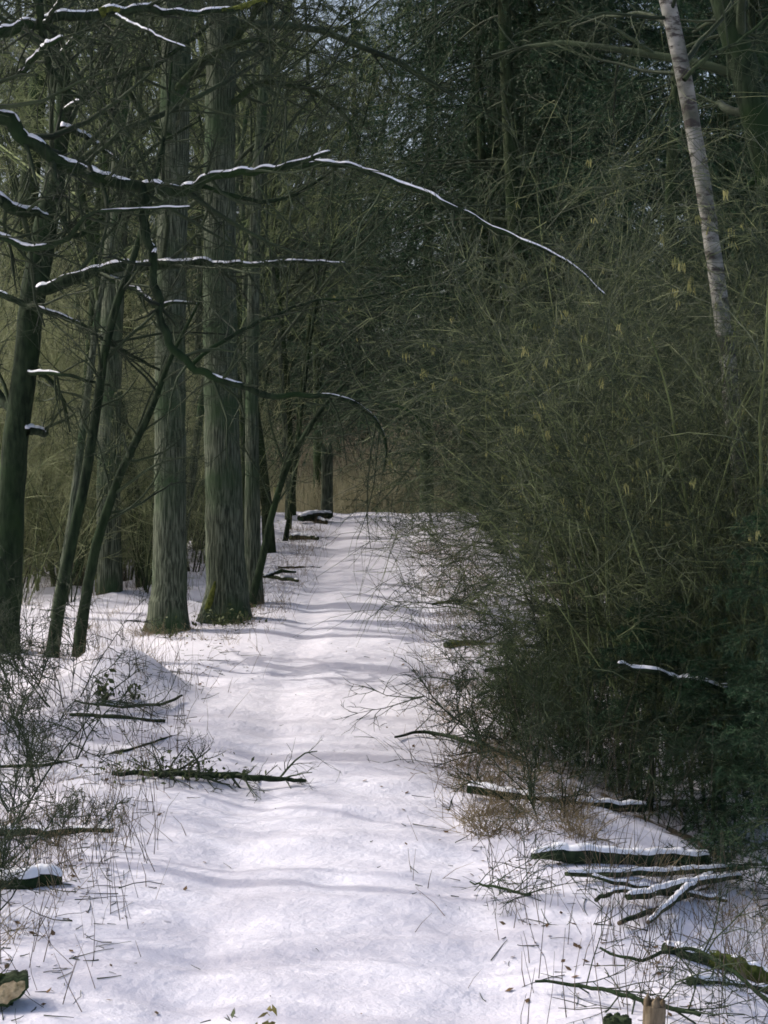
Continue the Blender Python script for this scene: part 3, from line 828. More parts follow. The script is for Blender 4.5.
GHR = 'bare hazel bushes in the thicket right of the path'
hz = [hazel('hazel_bush', 'bare many-stemmed hazel bush in the thicket right of the path', 401 + k, [3.6, 4.2, 3.0, 3.9][k], [9, 10, 9, 8][k], GHR, 'twig_hazel_shade', 'stem_olive', 0, .5, (11, 8, 4), -.03) for k in range(4)]
for k, o in enumerate(place(hz, [(2.5, 17.4), (2.75, 21.2), (3.0, 25.0), (3.3, 29.0), (3.5, 33.5), (3.8, 38)], 46, smin=.9, smax=1.1, leanx=.10)):
    tag(o, 'bare hazel bush on the right path edge, %s of six from the front' % ORD[k], 'bush', 'hazel bushes along the right path edge')
sr = [(2.5, 15.2), (3.2, 16.4), (3.0, 19.0), (2.9, 22.8), (3.4, 14.2), (2.7, 17.6)]
sr += scatter(34, lambda y: 2.6 + .035 * y, lambda y: .2 * y + 1.0, 14.5, 50, 47, .8)
place(hz, sr, 48, 'bare many-stemmed hazel bush in the thicket right of the path', GHR, smin=.8, smax=1.15, leanx=.10)
GC = 'hazel bushes hung with catkins below the birch'
hc = [hazel('hazel_bush', 'hazel bush hung with yellow catkins', 421 + k, [3.9, 3.6][k], 9, GC, 'twig_hazel_shade', 'stem_olive', 120, .5, (11, 8, 4), -.025) for k in range(2)]
for o, l in zip(place(hc, [(2.05, 14.8), (2.35, 13.3), (2.1, 16.0), (2.95, 13.9), (2.65, 13.0), (2.2, 14.0)], 50, smin=.95, smax=1.12, leanx=.08),
                ['hazel bush hung with yellow catkins, nearest the path', 'hazel bush hung with yellow catkins, closest in front of the birch trunk', 'hazel bush hung with yellow catkins, farthest back of four', 'hazel bush hung with yellow catkins at the right edge under the birch', 'hazel bush hung with yellow catkins, tallest at the front by the birch', 'hazel bush hung with yellow catkins, in the middle of the group']):
    o['label'] = l

# bushes beyond the crest that close the view down the path
GF = 'pale brown bushes beyond the crest'
fb = [hazel('bush', 'pale brown leafless bush beyond the crest of the path', 441 + k, [3.0, 3.6][k], 10, GF, 'brush_tan', 'brush_tan', 0, .4, (10, 8, 4)) for k in range(1)]
place(fb, scatter(24, -5.5, 5.5, 56, 68, 53, 1.0), 54, smin=.8, smax=1.3)

# spruces
GS = 'dark spruces behind the thicket'
spr = [spruce('spruce_tree', 'dark spruce rising behind the thicket', 501 + k, [15, 18, 12][k], [2.7, 3.2, 2.4][k], GS, [.15, .18, .12][k], [160, 180, 130][k], 28, .06, .014, 34, [.16, .2, .12][k]) for k in (0, 2)]
hs = [spruce('spruce_tree', 'spruce', 511 + k, [17, 14][k], [3.5, 2.5][k], 'spruces overhanging the thicket', [.15, .12][k], [170, 135][k], 26, .05, .013, 34, [.15, .10][k], -.13) for k in range(2)]
for o, l in zip(place(hs, [(1.95, 26.5), (3.3, 23.2), (1.7, 33.0), (4.5, 27.0), (1.6, 40.0), (-3.3, 44.5), (1.0, 47.0, 1.15), (2.6, 30.0), (-1.7, 52.0, 1.0), (1.7, 29.0, .9), (1.95, 36.5, 1.0)], 57, smin=.95, smax=1.05, tilt=.015),
                ['big dark spruce whose boughs hang over the path side of the thicket', 'dark spruce just left of the leaning birch', 'dark spruce hanging over the path near the crest', 'dark spruce behind the upper part of the leaning birch', 'dark spruce on the right at the crest of the path', 'dark spruce left of the path just beyond the crest', 'dark spruce whose boughs roof the path end', 'dark spruce close behind the big overhanging one', 'tall dark spruce behind the path end on the left', 'slim dark spruce on the path side of the overhanging one', 'dark spruce between the overhanging one and the crest']): o['label'] = l
ss = [(2.9, 30.5), (5.4, 27.5), (3.3, 34.0), (5.2, 31.0), (3.9, 45.0), (6.8, 37), (4.4, 41), (7.0, 46), (5.6, 52), (9.5, 55), (5.5, 62), (10.5, 68)]
for k, o in enumerate(place(spr, ss, 58, smin=.95, smax=1.15, tilt=.015)):
    if k < 5: o['label'] = ['dark spruce close behind the overhanging one', 'dark spruce behind the thick leaning trunk', 'dark spruce in the second row behind the overhanging one', 'dark spruce in the second row at the right edge', 'dark spruce far back on the right beyond the crest'][k]
place(spr, [(-5.6, 64), (-9.5, 60), (-.6, 63, 1.15), (-2.9, 67, 1.3), (-7.0, 62, 1.25), (-5.0, 70, 1.5), (-12.5, 64), (-6.4, 70), (-15, 74), (-10, 80), (-1.6, 76), (2.6, 72), (14, 80), (6.5, 84), (-17.5, 70), (-4.4, 88), (-8.0, 66), (-12, 70)], 59, 'distant dark spruce deep in the wood', 'distant spruces deep in the wood', .9, 1.15, .015)
ys = [spruce('young_spruce', 'small dark green spruce in the undergrowth right of the path', 521 + k, [1.5, 2.4][k], [.66, .95][k], 'young spruces under the hazels', [.022, .034][k], [70, 90][k], 20, .024, .0036, 34, .03, -.05) for k in range(2)]
y1 = [(1.65, 12.4, 1.0), (2.45, 11.8, 1.0), (2.2, 10.4, 1.05), (1.3, 14.3, .45), (3.0, 13.3, 1.05), (2.15, 14.6, .85), (2.28, 9.25, .5), (1.95, 15.9, .8), (1.95, 11.9, .85), (2.5, 15.8, 1.0), (2.05, 18.5, 1.0), (1.75, 35.0, 1.2), (1.85, 31.5, .8)]
yl = ['small spruce in front of the thicket, just behind the snowy log', 'young spruce among hazel stems under the birch', 'spruce bough mass at the right edge above the log pile', 'tiny spruce close to the path beside the broom', 'young spruce at the right edge in the thicket', 'young spruce half hidden behind hazel stems', 'tiny spruce at the right edge beside the mossy log', 'young spruce on the path side of the hazel stems', 'low spruce directly behind the log pile', 'young spruce deep under the catkin hazels', 'young spruce far back under the hazels near the path', 'young spruce on the right path edge closest to the crest', 'small spruce on the right path edge a little before the crest']
for o, l in zip(place(ys, y1, 60, tilt=.03), yl): o['label'] = l

# ------------------------------------------------------------------ the far wood that closes the horizon
def far_wood():
    r = rng_(77); mb = MB()
    n = 240
    ang = np.linspace(-1, 1, n) + r.normal(size=n) * .004
    y = 92 + 55 * r.random(n); x = ang * y * .62
    S = np.stack([x, y, gz(x, y) - .2], 1)
    H = 13 + 8 * r.random(n)
    P = grow(S, np.tile([[0, 0, 1.]], (n, 1)) + r.normal(size=(n, 3)) * .03, H, 8, .03, .02, r)
    R = taper(.10 + .12 * r.random(n), 8, .15); mb.tubes(P, R, 5)
    S, D, L, RR = kids(P, R, np.full(n, 4.0), 13, .08, 1, .9, .25, 1, r, .4, .45, .012)
    P1 = grow(S, D, L, 4, .13, .05, r); R1 = taper(RR, 4, .35); mb.tubes(P1, R1, 3)
    S, D, L, RR = kids(P1, R1, L, 3, .15, 1, .8, .25, .5, r, .6, .4, .010)
    mb.tubes(grow(S, D, L, 3, .15, .03, r), taper(RR, 3, .4), 3)
    o = link('far_wood', mb.mesh('far_wood', 'twig_dark'), kind='stuff')
    tag(o, 'far bare wood closing the view behind all the trees', 'wood')
far_wood()

# ------------------------------------------------------------------ small things on the ground
def hit(px, py):
    """where the sight line through px, py meets the ground"""
    d = np.linspace(5.5, 45, 8000)
    x = (px - 384.0) * d / F; z = CAM_H + (512.0 - py) * d / F
    k = int(np.argmax(z <= gz(x, d)))
    return np.array([x[k], d[k], z[k]])

def lying(name, label, cat, ends, rp, m='bark_dark', snow=.9, thick=.5, seed=0, lift=0.0, wob=.02, tw=0, twl=.3, cut=False, group=None, moss=None, twm='twig_dark', fixed=None):
    """a log, pole or stick on the ground through photograph points; rp radii in px"""
    r = rng_(900 + seed)
    W = np.array([hit(*p) for p in ends]) if fixed is None else np.array([WP(p[0], p[1], q) for p, q in zip(ends, fixed)])
    rp = np.interp(np.linspace(0, 1, len(ends)), np.linspace(0, 1, len(rp)), rp)
    rad = rp * W[:, 1] / F
    if fixed is None:
        if rp.max() > 2.8:            # stiff wood bridges the dips of the ground
            u = np.linspace(0, 1, len(ends)) if len(ends) < 3 else (W[:, 0] - W[0, 0]) / (W[-1, 0] - W[0, 0] + 1e-9)
            ly = W[0, 1] + (W[-1, 1] - W[0, 1]) * u
            W[:, 1] = .35 * W[:, 1] + .65 * ly
            g0 = W[0, 2]; g1 = W[-1, 2]
            W[:, 2] = g0 + (g1 - g0) * u
        W[:, 2] += rad * .75 + lift
    n = max(14, 8 * len(ends))
    q = spline(np.column_stack([W, rad]), n)
    k = np.arange(n)
    q[:, 2] += wob * vnoise(k * .5, seed + .5, 61); q[:, 1] += wob * 2 * vnoise(k * .4, seed + 4.5, 62)
    if fixed is None:
        q[:, 2] += max(0.0, float(np.percentile(gz(q[:, 0], q[:, 1]) - q[:, 3] * .3 - q[:, 2], 70)))
    q[:, 3] *= 1 + .18 * vnoise(k * .7, seed + 8.5, 63)
    base = q[0, :3].copy()
    t = thing(name, label, cat, base, group)
    b = MB(); b.tubes(q[:, :3], q[:, 3], 12 if rp.max() > 4 else 7, True)
    lo = link('wood', b.mesh('wood', m, base), t)
    if cut:
        for e in (0, -1):
            c = q[e, :3]; tg = nrm((q[0, :3] - q[1, :3]) if e == 0 else (q[-1, :3] - q[-2, :3]))
            cb = MB(); cb.tubes(np.array([c + tg * .002, c + tg * .012]), np.array([1, .97]) * q[e, 3] * .93, 14, True)
            link('cut_end', cb.mesh('cut_end', 'cut_wood', base, False), t)
    if snow > 0:
        for sm in snow_strip(q[:, :3], q[:, 3], r, thick, snow, seed * 2.3):
            link('snow_cap', sm.mesh('snow_cap', 'branch_snow', base), lo)
    if moss:
        i0, i1 = int(moss[0] * (n - 1)), int(moss[1] * (n - 1))
        mm = MB(); mm.tubes(q[i0:i1 + 1, :3] + [0, 0, .006], q[i0:i1 + 1, 3] * (1.08 + .2 * r.random(i1 + 1 - i0)), 9, True)
        link('moss', mm.mesh('moss', 'moss', base), lo)
    if tw:
        tb = MB(); side_twigs(tb, q[:, :3], q[:, 3], r, tw, twl, 3, .0)
        link('twigs', tb.mesh('twigs', twm, base), t, kind='stuff')
    return t

# right of the path
lying('fallen_log', 'thick fallen log under deep smooth snow at the thicket edge', 'log', [(532, 866), (560, 868), (600, 872), (650, 874), (706, 873)], [3.5, 7.5, 9.5, 9, 7], snow=.95, thick=.5, seed=1, lift=.045, wob=.02)
lying('fallen_log', 'long thin snow-topped pole in front of the thick snowy log', 'log', [(566, 886), (612, 886), (660, 887), (745, 880)], [2.6, 3.3, 3.6, 3], snow=1.1, thick=.6, seed=2, lift=0.054, m='bark_brown')
lying('fallen_pole', 'pale barked pole, highest of the log pile', 'pole', [(592, 884), (625, 892), (668, 902), (726, 908)], [1.6, 2.6, 3.0, 2], snow=.8, seed=3, lift=0.030, m='bark_brown')
lying('fallen_pole', 'snowy pole lying slantwise in the middle of the log pile', 'pole', [(628, 908), (655, 908), (690, 896), (740, 886)], [3.6, 4.4, 4.2, 2.5], snow=1.0, seed=4, lift=0.042, m='bark_brown')
lying('fallen_pole', 'thick snowy pole low in the log pile', 'pole', [(648, 934), (668, 918), (690, 900), (712, 884)], [2.2, 3.4, 3.4, 2], snow=.9, seed=5, lift=0.054, m='bark_brown', cut=True)
lying('fallen_pole', 'dark bare pole, lowest of the log pile, its end toward the path', 'pole', [(620, 930), (646, 924), (672, 912), (706, 894)], [2.4, 2.9, 2.8, 1.6], snow=.25, seed=6, lift=0.030, m='bark_dark', cut=True)
lying('fallen_pole', 'short thin stick at the left end of the log pile', 'pole', [(596, 911), (618, 902), (655, 903)], [2.2, 2.4, 2], snow=.6, seed=7, lift=0.042, m='bark_brown')
lying('fallen_log', 'mossy log with patchy snow at the lower right edge', 'log', [(664, 952), (690, 962), (720, 968), (750, 978), (800, 996)], [5.5, 7, 8.5, 9, 9], snow=.75, seed=8, m='bark_brown', moss=(.3, .95))
lying('fallen_log', 'dark log half buried below the mossy log', 'log', [(690, 985), (735, 990), (800, 1000)], [5, 6, 6], snow=.5, seed=9, m='bark_dark')
lying('fallen_log', 'slim snow-topped log in the brush farther up the path', 'log', [(468, 800), (520, 808), (580, 815), (645, 820)], [5, 5.5, 5.5, 5], snow=1.1, seed=10, lift=.05)
lying('snowy_branch', 'snow-lined branch hung up in the hazel stems', 'branch', [(618, 663), (634, 669), (655, 671), (675, 679), (700, 682), (728, 690), (770, 697)], [1.6, 2.2, 2.8, 3, 3.4, 3.6, 3.6], snow=1.2, thick=.7, seed=11, tw=8, fixed=[11.9, 12.0, 12.0, 12.1, 12.0, 12.1, 12.3])
lying('fallen_branch', 'mossy green branch reaching from the thicket onto the path snow', 'branch', [(445, 650), (462, 647), (500, 650), (540, 654), (600, 652)], [3.2, 3.6, 3.2, 2.6, 2.4], snow=0, seed=12, m='bark_brown', moss=(.05, .35), lift=.03, tw=10, twl=.4)
lying('fallen_branch', 'thin mossy branch below the mossy green one', 'branch', [(486, 672), (510, 670), (560, 672)], [2.4, 2.2, 1.5], snow=0, seed=13, m='bark_brown', tw=10, twl=.35)
lying('stick', 'long thin dark stick slanting down out of the thicket', 'stick', [(478, 704), (520, 690), (560, 674), (600, 660)], [1.3, 1.8, 2, 2], snow=0, seed=14, lift=.06, tw=5, twl=.3)
lying('fallen_branch', 'dark twiggy branch on the snow at the right path edge', 'branch', [(395, 742), (430, 738), (480, 752), (520, 764)], [1.2, 1.8, 2.4, 2.4], snow=0, seed=15, tw=26, twl=.45, lift=.03)
lying('fallen_branch', 'flattened dark twigs lying on the snow below the grass', 'branch', [(470, 885), (495, 890), (530, 898)], [.8, 1.4, 1.6], snow=0, seed=16, tw=22, twl=.35, lift=.01)
lying('fallen_branch', 'brown twiggy branch at the top right of the path', 'branch', [(432, 605), (455, 602), (478, 606)], [1.2, 1.6, 1.6], snow=0, seed=17, tw=16, twl=.5, m='bark_brown')
lying('fallen_branch', 'black forked branch in the lower right corner', 'branch', [(535, 994), (580, 1000), (630, 1012), (700, 1030)], [1.4, 2, 2.4, 2.6], snow=0, seed=18, tw=14, twl=.35, lift=.05)
lying('fallen_branch', 'long dark branch arching over the stump', 'branch', [(600, 975), (640, 985), (690, 975), (735, 1000), (770, 1030)], [1.2, 1.8, 2, 2.2, 2.4], snow=0, seed=19, tw=12, twl=.3, lift=.10)
# left of the path
lying('fallen_log', 'straight dark pole with a thin snow line at the left edge', 'log', [(-40, 838), (0, 836), (60, 834), (112, 833)], [4.5, 4.6, 4.4, 3.8], snow=.7, seed=21, thick=.4)
lying('fallen_log', 'short dark log under thick snow at the left edge', 'log', [(-50, 892), (0, 893), (40, 889), (62, 884)], [9, 10, 9, 6], snow=2.2, seed=22, thick=.8)
lying('cut_log', 'cut log with pale split face in the lower left corner', 'log', [(-110, 1012), (-40, 1006), (14, 1002)], [15, 15.5, 15], snow=0, seed=23, m='bark_brown', moss=(.6, .93))
lying('stick', 'thin pole lying on the snow below the mound', 'stick', [(70, 716), (105, 718), (165, 723)], [2, 2.4, 1.8], snow=.3, seed=24, m='bark_brown')
lying('stick', 'long thin stick slanting up toward the path below the mound', 'stick', [(-10, 768), (60, 764), (125, 752), (172, 736)], [1.6, 1.7, 1.5, .9], snow=0, seed=25, tw=6, twl=.3)
lying('stick', 'curved twig arching beside the foot of the mound', 'stick', [(75, 706), (120, 712), (165, 708), (182, 700)], [1, 1.4, 1.5, 1.2], snow=0, seed=26, tw=8, twl=.3, lift=.03)
fb_ = lying('fallen_branch', 'dark fallen branch with green sprigs lying across the left of the path', 'branch', [(112, 778), (160, 776), (205, 779), (240, 784), (275, 787), (306, 786)], [2.2, 3, 3.4, 3.4, 2.8, 1.6], snow=.2, seed=27, tw=24, twl=.32, lift=.02)
lying('stick', 'stick across the left path edge, beyond the mossy trunk', 'stick', [(262, 576), (280, 580), (298, 582)], [2.2, 2.4, 1.8], snow=.4, seed=28, m='bark_brown')
lying('stick', 'stick on top of the small pile beyond the mossy trunk', 'stick', [(264, 582), (280, 577), (296, 577)], [1.8, 2, 1.4], snow=.4, seed=29, lift=.05)
lying('stick', 'thin stick lying level on the left path snow', 'stick', [(278, 568), (300, 568), (320, 568)], [.9, 1, .7], snow=0, seed=30)
lying('fallen_log', 'mossy log end on the left edge near the crest', 'log', [(290, 540), (304, 538), (318, 540)], [3.2, 3.2, 2.4], snow=.7, seed=31, m='bark_brown')
lying('fallen_log', 'dark log poking out of snow at the crest', 'log', [(302, 519), (314, 522), (326, 524)], [2.5, 3, 2.5], snow=.9, seed=32)
lying('fallen_log', 'snowy log heap at the crest beside the brown stump', 'log', [(300, 524), (312, 520), (330, 521)], [3, 4.5, 3.5], snow=1.2, seed=33, lift=.06)

# the split face of the corner log
def corner_face():
    c = hit(16, 1006) + [0, 0, .065]
    t = thing('log_slab', 'pale split slab of wood with bark rim in the lower left corner', 'wood', c)
    r = rng_(4)
    a = np.linspace(0, 2 * math.pi, 28, endpoint=False)
    ox = np.cos(a) * .085 * (1 + .12 * r.normal(size=28) * .5); oz = np.sin(a) * .040 * (1 + .12 * r.normal(size=28))
    tilt = .42
    px = ox * math.cos(tilt) - oz * math.sin(tilt); pz = ox * math.sin(tilt) + oz * math.cos(tilt)
    fr = np.stack([px - .02, np.full(28, -.05) + pz * .6, pz], 1); bk = fr + [-.03, .16, -.01]; inn = fr * [.84, 1, .74] + [-.004, -.004, 0]
    b = MB(); j = np.arange(28); j2 = (j + 1) % 28
    b.add(np.vstack([fr, bk, inn]), np.vstack([np.stack([j, j + 28, j2 + 28, j2], 1), np.stack([j, j2, j2 + 56, j + 56], 1)]), [[28, 28 + q + 1, 28 + q] for q in range(1, 27)])
    link('bark', b.mesh('bark', 'bark_brown', (0, 0, 0)), t)
    f = MB(); f.add(np.vstack([inn + [0, -.001, 0], inn.mean(0) + [0, -.006, 0]]), None, [[28, q, (q + 1) % 28] for q in range(28)])
    link('split_face', f.mesh('split_face', 'slab_wood'), t)
corner_face()

def stump(label, px, py, r0, h, seed, m='cut_wood', lean=(0, 0)):
    b0 = hit(px, py); t = thing('stump', label, 'stump', b0)
    r = rng_(seed)
    C = np.array([[lean[0] * k, lean[1] * k, -.06 + (h + .06) * k] for k in np.linspace(0, 1, 9)]) + b0
    b = MB(); trunk_mesh(b, C, np.full(9, r0), 16, .12, .15, seed)
    b.add(np.vstack([C[-1] + np.stack([np.cos(np.arange(16) * math.pi / 8) * r0, np.sin(np.arange(16) * math.pi / 8) * r0, np.zeros(16)], 1), C[-1] + [0, 0, .012]]), None, [[16, q, (q + 1) % 16] for q in range(16)])
    sp_ = MB()
    for q in range(9):
        a = q * .7 + r.random() * .4; hh = h * (.10 + .22 * r.random()); c = C[-1] + [math.cos(a) * r0 * .75, math.sin(a) * r0 * .75, 0]
        sp_.tubes(np.array([c - [0, 0, .03], c + [0, 0, hh * .5], c + [r.normal() * .004, r.normal() * .004, hh]]), np.array([.34, .26, .03]) * r0, 5)
    link('wood', b.mesh('wood', m, b0), t)
    link('splinters', sp_.mesh('splinters', m, b0), t, kind='stuff')
    return t
stump('short pale barkless stump in the lower right corner', 652, 1046, .040, .15, 3, 'cut_wood', (.01, 0))
stump('low mossy stump beside the pale one', 617, 1032, .05, .05, 5, 'bark_brown')
stump('brown stump standing at the crest left of the path', 327, 516, .11, 1.1, 7, 'bark_grey')

# long straight shoots in front of the thicket
sh = [hazel('hazel_shoots', 'clump of long pale hazel shoots', 651 + k, [3.4, 2.9][k], 9, 'long hazel shoots at the thicket front', 'twig_hazel_shade', 'stem_olive', 0, .22, (5, 5, 3), -.005, (.006, .012)) for k in range(2)]
for o, l in zip(place(sh, [(1.55, 12.9), (2.05, 12.5), (2.6, 13.2), (1.75, 13.3), (2.85, 13.4), (2.3, 13.6), (1.35, 14.2)], 66, smin=.8, smax=1.1, leanx=.10),
                ['clump of long pale hazel shoots nearest the path', 'clump of upright hazel shoots behind the hung-up snowy branch', 'clump of hazel shoots right above the log pile', 'thin hazel shoots rising behind the thick snowy log', 'hazel shoots at the right edge under the birch', 'hazel shoots in the middle of the thicket front', 'hazel shoots beside the broom bushes']): o['label'] = l

place(sh, scatter(26, lambda y: -.19 * y - .1, lambda y: -2.3, 21.5, 34, 67, .55), 68, 'clump of thin upright shoots between the trunks left of the path', 'thin upright shoots between the left trunks', .55, .95, leanx=-.05)
# low bushes, broom, brambles
low = [hazel('low_bush', 'low dark leafless bush', 601 + k, [.8, 1.1, .6][k], 7, 'low bushes on the path edges', 'twig_dark', 'bark_dark', 0, .8, (8, 6, 3), -.03, (.004, .008)) for k in range(3)]
lspots = [(-2.05, 12.4), (-2.15, 11.2), (-1.75, 10.6), (-2.0, 9.8), (-2.75, 15.4), (-2.5, 13.4), (.75, 13.3), (1.05, 12.5), (.95, 15.0, .7), (1.45, 16.5, .75), (1.15, 17.4, .6), (1.75, 18.6, .6), (1.95, 20.8, .6), (2.05, 23.5, .6), (2.2, 26.5, .6), (1.0, 11.2), (1.55, 11.6), (1.4, 13.6), (-1.75, 9.0), (-2.3, 14.6), (-3.3, 16.0), (-2.5, 10.4), (-3.0, 13.0)]
llab = ['low dark bush of upright stems at the left edge', 'dense low bush just above the dark pole at left', 'low thorny bush at the end of the dark pole', 'low bush between the two logs at the left edge', 'low bush at the foot of the slanting saplings', 'low bush on the near side of the mound',
        'low twiggy bush on the right path edge behind the grass', 'low bush beside the slim snow-topped log', 'low bush between the broom and the mossy branch', 'low bush under the hazels behind the mossy branch', 'small bush reaching furthest onto the path', 'low bush at the feet of the front hazel', 'low bush at the feet of the second hazel', 'low bush between second and third hazel', 'low bush near the top right of the path', 'low bush just left of the deep-snow log', 'low bush behind the deep-snow log', 'low bush beside the small spruce', 'small bush just behind the snow-laden short log', 'low bush in front of the snowy mound', 'low bush at the foot of the leaning oak', 'low bush at the left edge above the straight dark pole', 'low bush left of the mound at the left edge']
for o, l in zip(place(low, lspots, 62, smin=.75, smax=1.15), llab): o['label'] = l
bro = [hazel('broom_bush', 'upright green broom bush on the right path edge', 631, 1.0, 14, None, 'broom_green', 'broom_green', 0, .22, (12, 5, 2), .0, (.003, .006))]
for o, l in zip(place(bro, [(.88, 13.6), (1.25, 14.4), (1.15, 13.0)], 64, smin=.75, smax=.95), ['upright green broom bush nearest the path', 'green broom bush behind the one nearest the path', 'green broom bush close to the small spruce']): o['label'] = l

def leafy(name, label, cat, c, n, spread, size, m, seed, zs=.08):
    r = rng_(seed); t = thing(name, label, cat, c); mb = MB()
    p = r.normal(size=(n, 3)) * [spread, spread * .6, zs]; p[:, 2] = np.abs(p[:, 2]) + .015
    d = nrm(r.normal(size=(n, 3)) + [0, -.3, .5]); u = nrm(np.cross(d, r.normal(size=(n, 3)))); s = size * (.6 + .8 * r.random(n))[:, None]
    V = np.stack([p - d * s, p + u * s * .55 + d * s * .1, p + d * s, p - u * s * .55 + d * s * .1], 1)
    mb.add(V, np.arange(n * 4).reshape(-1, 4)); link('leaves', mb.mesh('leaves', m, (0, 0, 0), False), t, kind='stuff')
    st = MB(); st.tubes(grow(np.zeros((9, 3)), nrm(r.normal(size=(9, 3)) + [0, 0, 1]), np.full(9, spread * 1.3), 4, .2, -.05, r), np.full((9, 4), .003), 4)
    link('stems', st.mesh('stems', 'twig_dark'), t)
    return t
leafy('ivy_plant', 'dark green ivy at the foot of the mossy trunk', 'plant', hit(226, 626), 190, .17, .022, 'leaf_green', 71)
leafy('ivy_plant', 'small green tuft at the foot of the left big trunk', 'plant', hit(170, 638), 60, .10, .02, 'leaf_green', 72)
leafy('green_plant', 'green plant poking out of snow on the mound', 'plant', hit(104, 702), 40, .05, .03, 'leaf_green', 73, .09)
leafy('green_plant', 'small green plant at the right of the mound', 'plant', hit(134, 700), 26, .04, .025, 'leaf_green', 74, .07)
leafy('green_sprigs', 'green sprigs caught on the fallen branch at left', 'plant', hit(165, 778), 260, .22, .016, 'leaf_green', 75, .05)
leafy('dead_leaf_tuft', 'yellow-green dead leaves sticking up at the bottom edge', 'leaves', hit(266, 1034), 14, .022, .02, 'leaf_yellow', 76, .05)
leafy('dead_leaf_tuft', 'dark dead leaf tuft at the bottom edge, left one of two', 'leaves', hit(233, 1036), 9, .016, .016, 'leaf_green', 77, .03)

# dry grass, weed stalks, fallen leaves: nobody could count them
def blades(name, label, cat, zones, m, seed, sides=3):
    r = rng_(seed); mb = MB()
    for (x0, x1, y0, y1, n, h, lean, clump) in zones:
        k = max(1, n // clump)
        cx = x0 + (x1 - x0) * r.random(k); cy = y0 + (y1 - y0) * r.random(k)
        xr = edge_r(cy)
        idx = np.repeat(np.arange(k), clump)
        x = cx[idx] + r.normal(size=len(idx)) * (.05 if clump > 1 else 0); y = cy[idx] + r.normal(size=len(idx)) * (.06 if clump > 1 else 0)
        S = np.stack([x, y, gz(x, y) - .01], 1)
        D = np.stack([r.normal(size=len(x)) * lean, r.normal(size=len(x)) * lean, np.ones(len(x))], 1)
        L = h * (.4 + .9 * r.random(len(x)))
        P = grow(S, D, L, 3, .14, -.08 * lean * 2, r)
        R = taper(.0011 + .0016 * r.random(len(x)), 3, .4)
        mb.tubes(P, R, sides)
    o = link(name, mb.mesh(name, m), kind='stuff'); tag(o, label, cat)
blades('dry_grass', 'dry yellowish grass tussocks along both path edges', 'grass',
    [(.45, 1.1, 10.6, 12.6, 1500, .22, .9, 26), (.35, .9, 12.6, 16, 700, .18, .9, 20), (.5, 1.3, 16, 30, 1300, .22, .8, 16), (.3, 1.5, 11, 34, 1500, .16, .9, 7), (1.1, 2.2, 8, 10.5, 500, .22, .6, 14),
     (-2.3, -1.45, 8.2, 11.5, 700, .20, .6, 14), (-3.2, -1.5, 11.5, 20, 900, .16, .7, 14), (-1.6, -1.0, 18, 36, 900, .16, .7, 10), (-1.9, -1.25, 19.6, 21.5, 250, .1, .9, 16), (-2.5, -1.9, 19.2, 20.2, 160, .1, .9, 16), (-5.5, -2.0, 17, 28, 1400, .14, .8, 14)], 'dry_grass', 81)
blades('weed_stalks', 'thin upright dead weed stalks on both sides of the path', 'weeds',
    [(.5, 1.3, 7.4, 11, 90, .34, .14, 1), (.9, 1.9, 7.4, 10, 150, .40, .16, 1), (-1.9, -1.1, 7.6, 12, 130, .32, .14, 1), (-2.6, -1.3, 9.5, 16, 260, .36, .16, 1), (.3, .9, 11, 20, 140, .34, .2, 1), (-1.4, -1.0, 20, 36, 130, .25, .2, 1), (.8, 3.0, 11, 22, 420, .7, .15, 1), (-5.5, -1.6, 16, 30, 900, .30, .25, 1), (-5.5, -2.0, 22, 34, 500, .9, .12, 1)], 'dry_stalk', 83)
blades('pink_bramble', 'reddish thin bramble shoots in the snow', 'weeds',
    [(-1.3, -.8, 20, 34, 110, .25, .5, 1), (.1, .7, 8, 20, 90, .22, .6, 1), (-1.6, -1.0, 8, 20, 60, .22, .6, 1)], 'leaf_brown', 85)

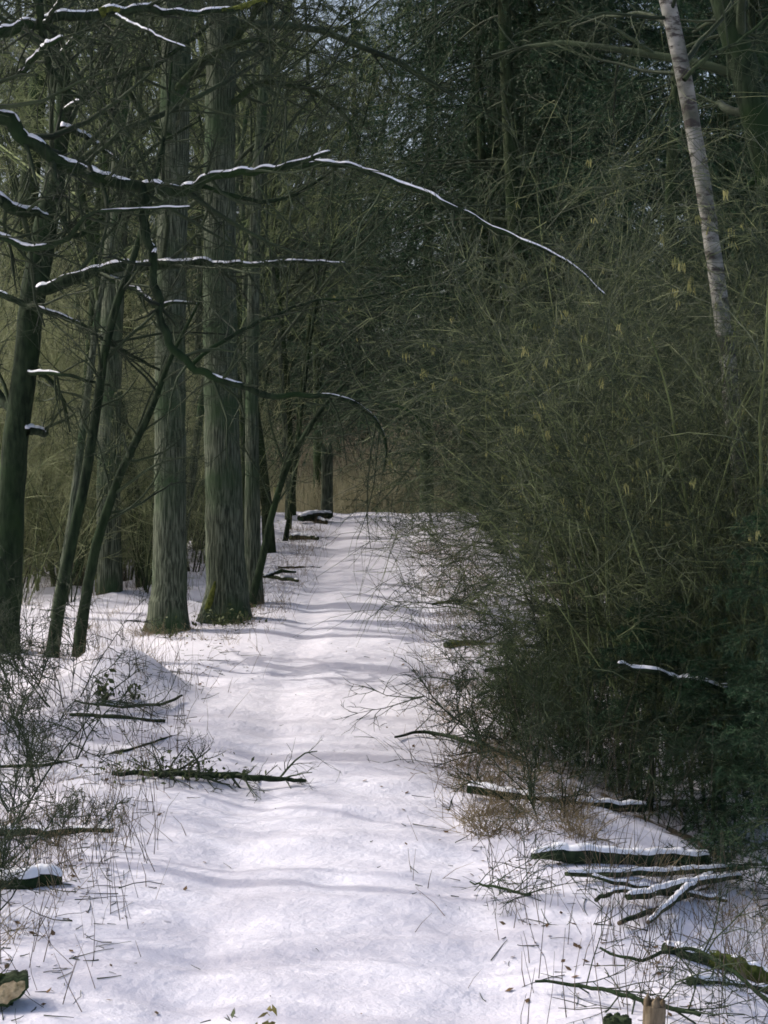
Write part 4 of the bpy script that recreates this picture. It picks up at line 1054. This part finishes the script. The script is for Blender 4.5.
def twig_litter():
    r = rng_(91); mb = MB()
    n = 1900
    y = 7.3 * np.exp(r.random(n) * math.log(5)); side = r.random(n)
    x = np.where(side < .55, edge_r(y) + .25 - np.abs(r.normal(size=n)) * .35 + .5 * r.random(n), np.where(side < .97, edge_l(y) - .8 * r.random(n) ** 1.5 + .1 * r.normal(size=n), -1.2 + 2 * r.random(n)))
    S = np.stack([x, y, gz(x, y) + .004], 1)
    a = r.random(n) * 6.283
    D = np.stack([np.cos(a), np.sin(a), .1 * r.normal(size=n)], 1)
    L = .04 + .22 * r.random(n) ** 2.5
    L = np.where(side < .97, L, L * .4)
    P = grow(S, D, L, 4, .15, .0, r); P[:, :, 2] = np.maximum(P[:, :, 2], gz(P[:, :, 0], P[:, :, 1]) + .003)
    mb.tubes(P, taper(.0015 + .002 * r.random(n), 4, .5), 3)
    o = link('twig_litter', mb.mesh('twig_litter', 'twig_dark'), kind='stuff'); tag(o, 'small dark twigs strewn on the snow', 'twigs')
    mb = MB(); n = 900
    y = 7.3 * np.exp(r.random(n) * math.log(4.5)); side = r.random(n)
    x = np.where(side < .5, edge_r(y) + .3 - np.abs(r.normal(size=n)) * .4, np.where(side < .94, edge_l(y) - .5 * r.random(n) + .15 * r.normal(size=n), -1.2 + 2 * r.random(n)))
    c = np.stack([x, y, gz(x, y) + .006], 1)
    a = r.random(n) * 6.283; u = np.stack([np.cos(a), np.sin(a), .3 * r.normal(size=n)], 1); v = np.stack([-np.sin(a), np.cos(a), .3 * r.normal(size=n)], 1)
    s = (.006 + .014 * r.random(n))[:, None]
    mb.add(np.stack([c - u * s, c + v * s * .6, c + u * s, c - v * s * .6], 1), np.arange(n * 4).reshape(-1, 4))
    o = link('leaf_litter', mb.mesh('leaf_litter', 'leaf_brown', (0, 0, 0), False), kind='stuff'); tag(o, 'small brown fallen leaves scattered on the snow', 'leaves')
twig_litter()

def reeds():
    r = rng_(95); mb = MB(); n = 5500
    x = -4.5 + 9.5 * r.random(n); y = 49.5 + 5 * r.random(n)
    S = np.stack([x, y, gz(x, y) - .02], 1)
    D = np.stack([.18 * r.normal(size=n), .18 * r.normal(size=n), np.ones(n)], 1)
    L = (.7 + 1.3 * r.random(n)) * (1 + .9 * vnoise(x * .9, y * .5, 97))
    mb.tubes(grow(S, D, L, 3, .10, -.04, r), taper(.006 + .005 * r.random(n), 3, .4), 3)
    o = link('dry_reeds', mb.mesh('dry_reeds', 'reed_pale'), kind='stuff'); tag(o, 'pale brown dead reeds and stalks beyond the crest', 'reeds')
reeds()
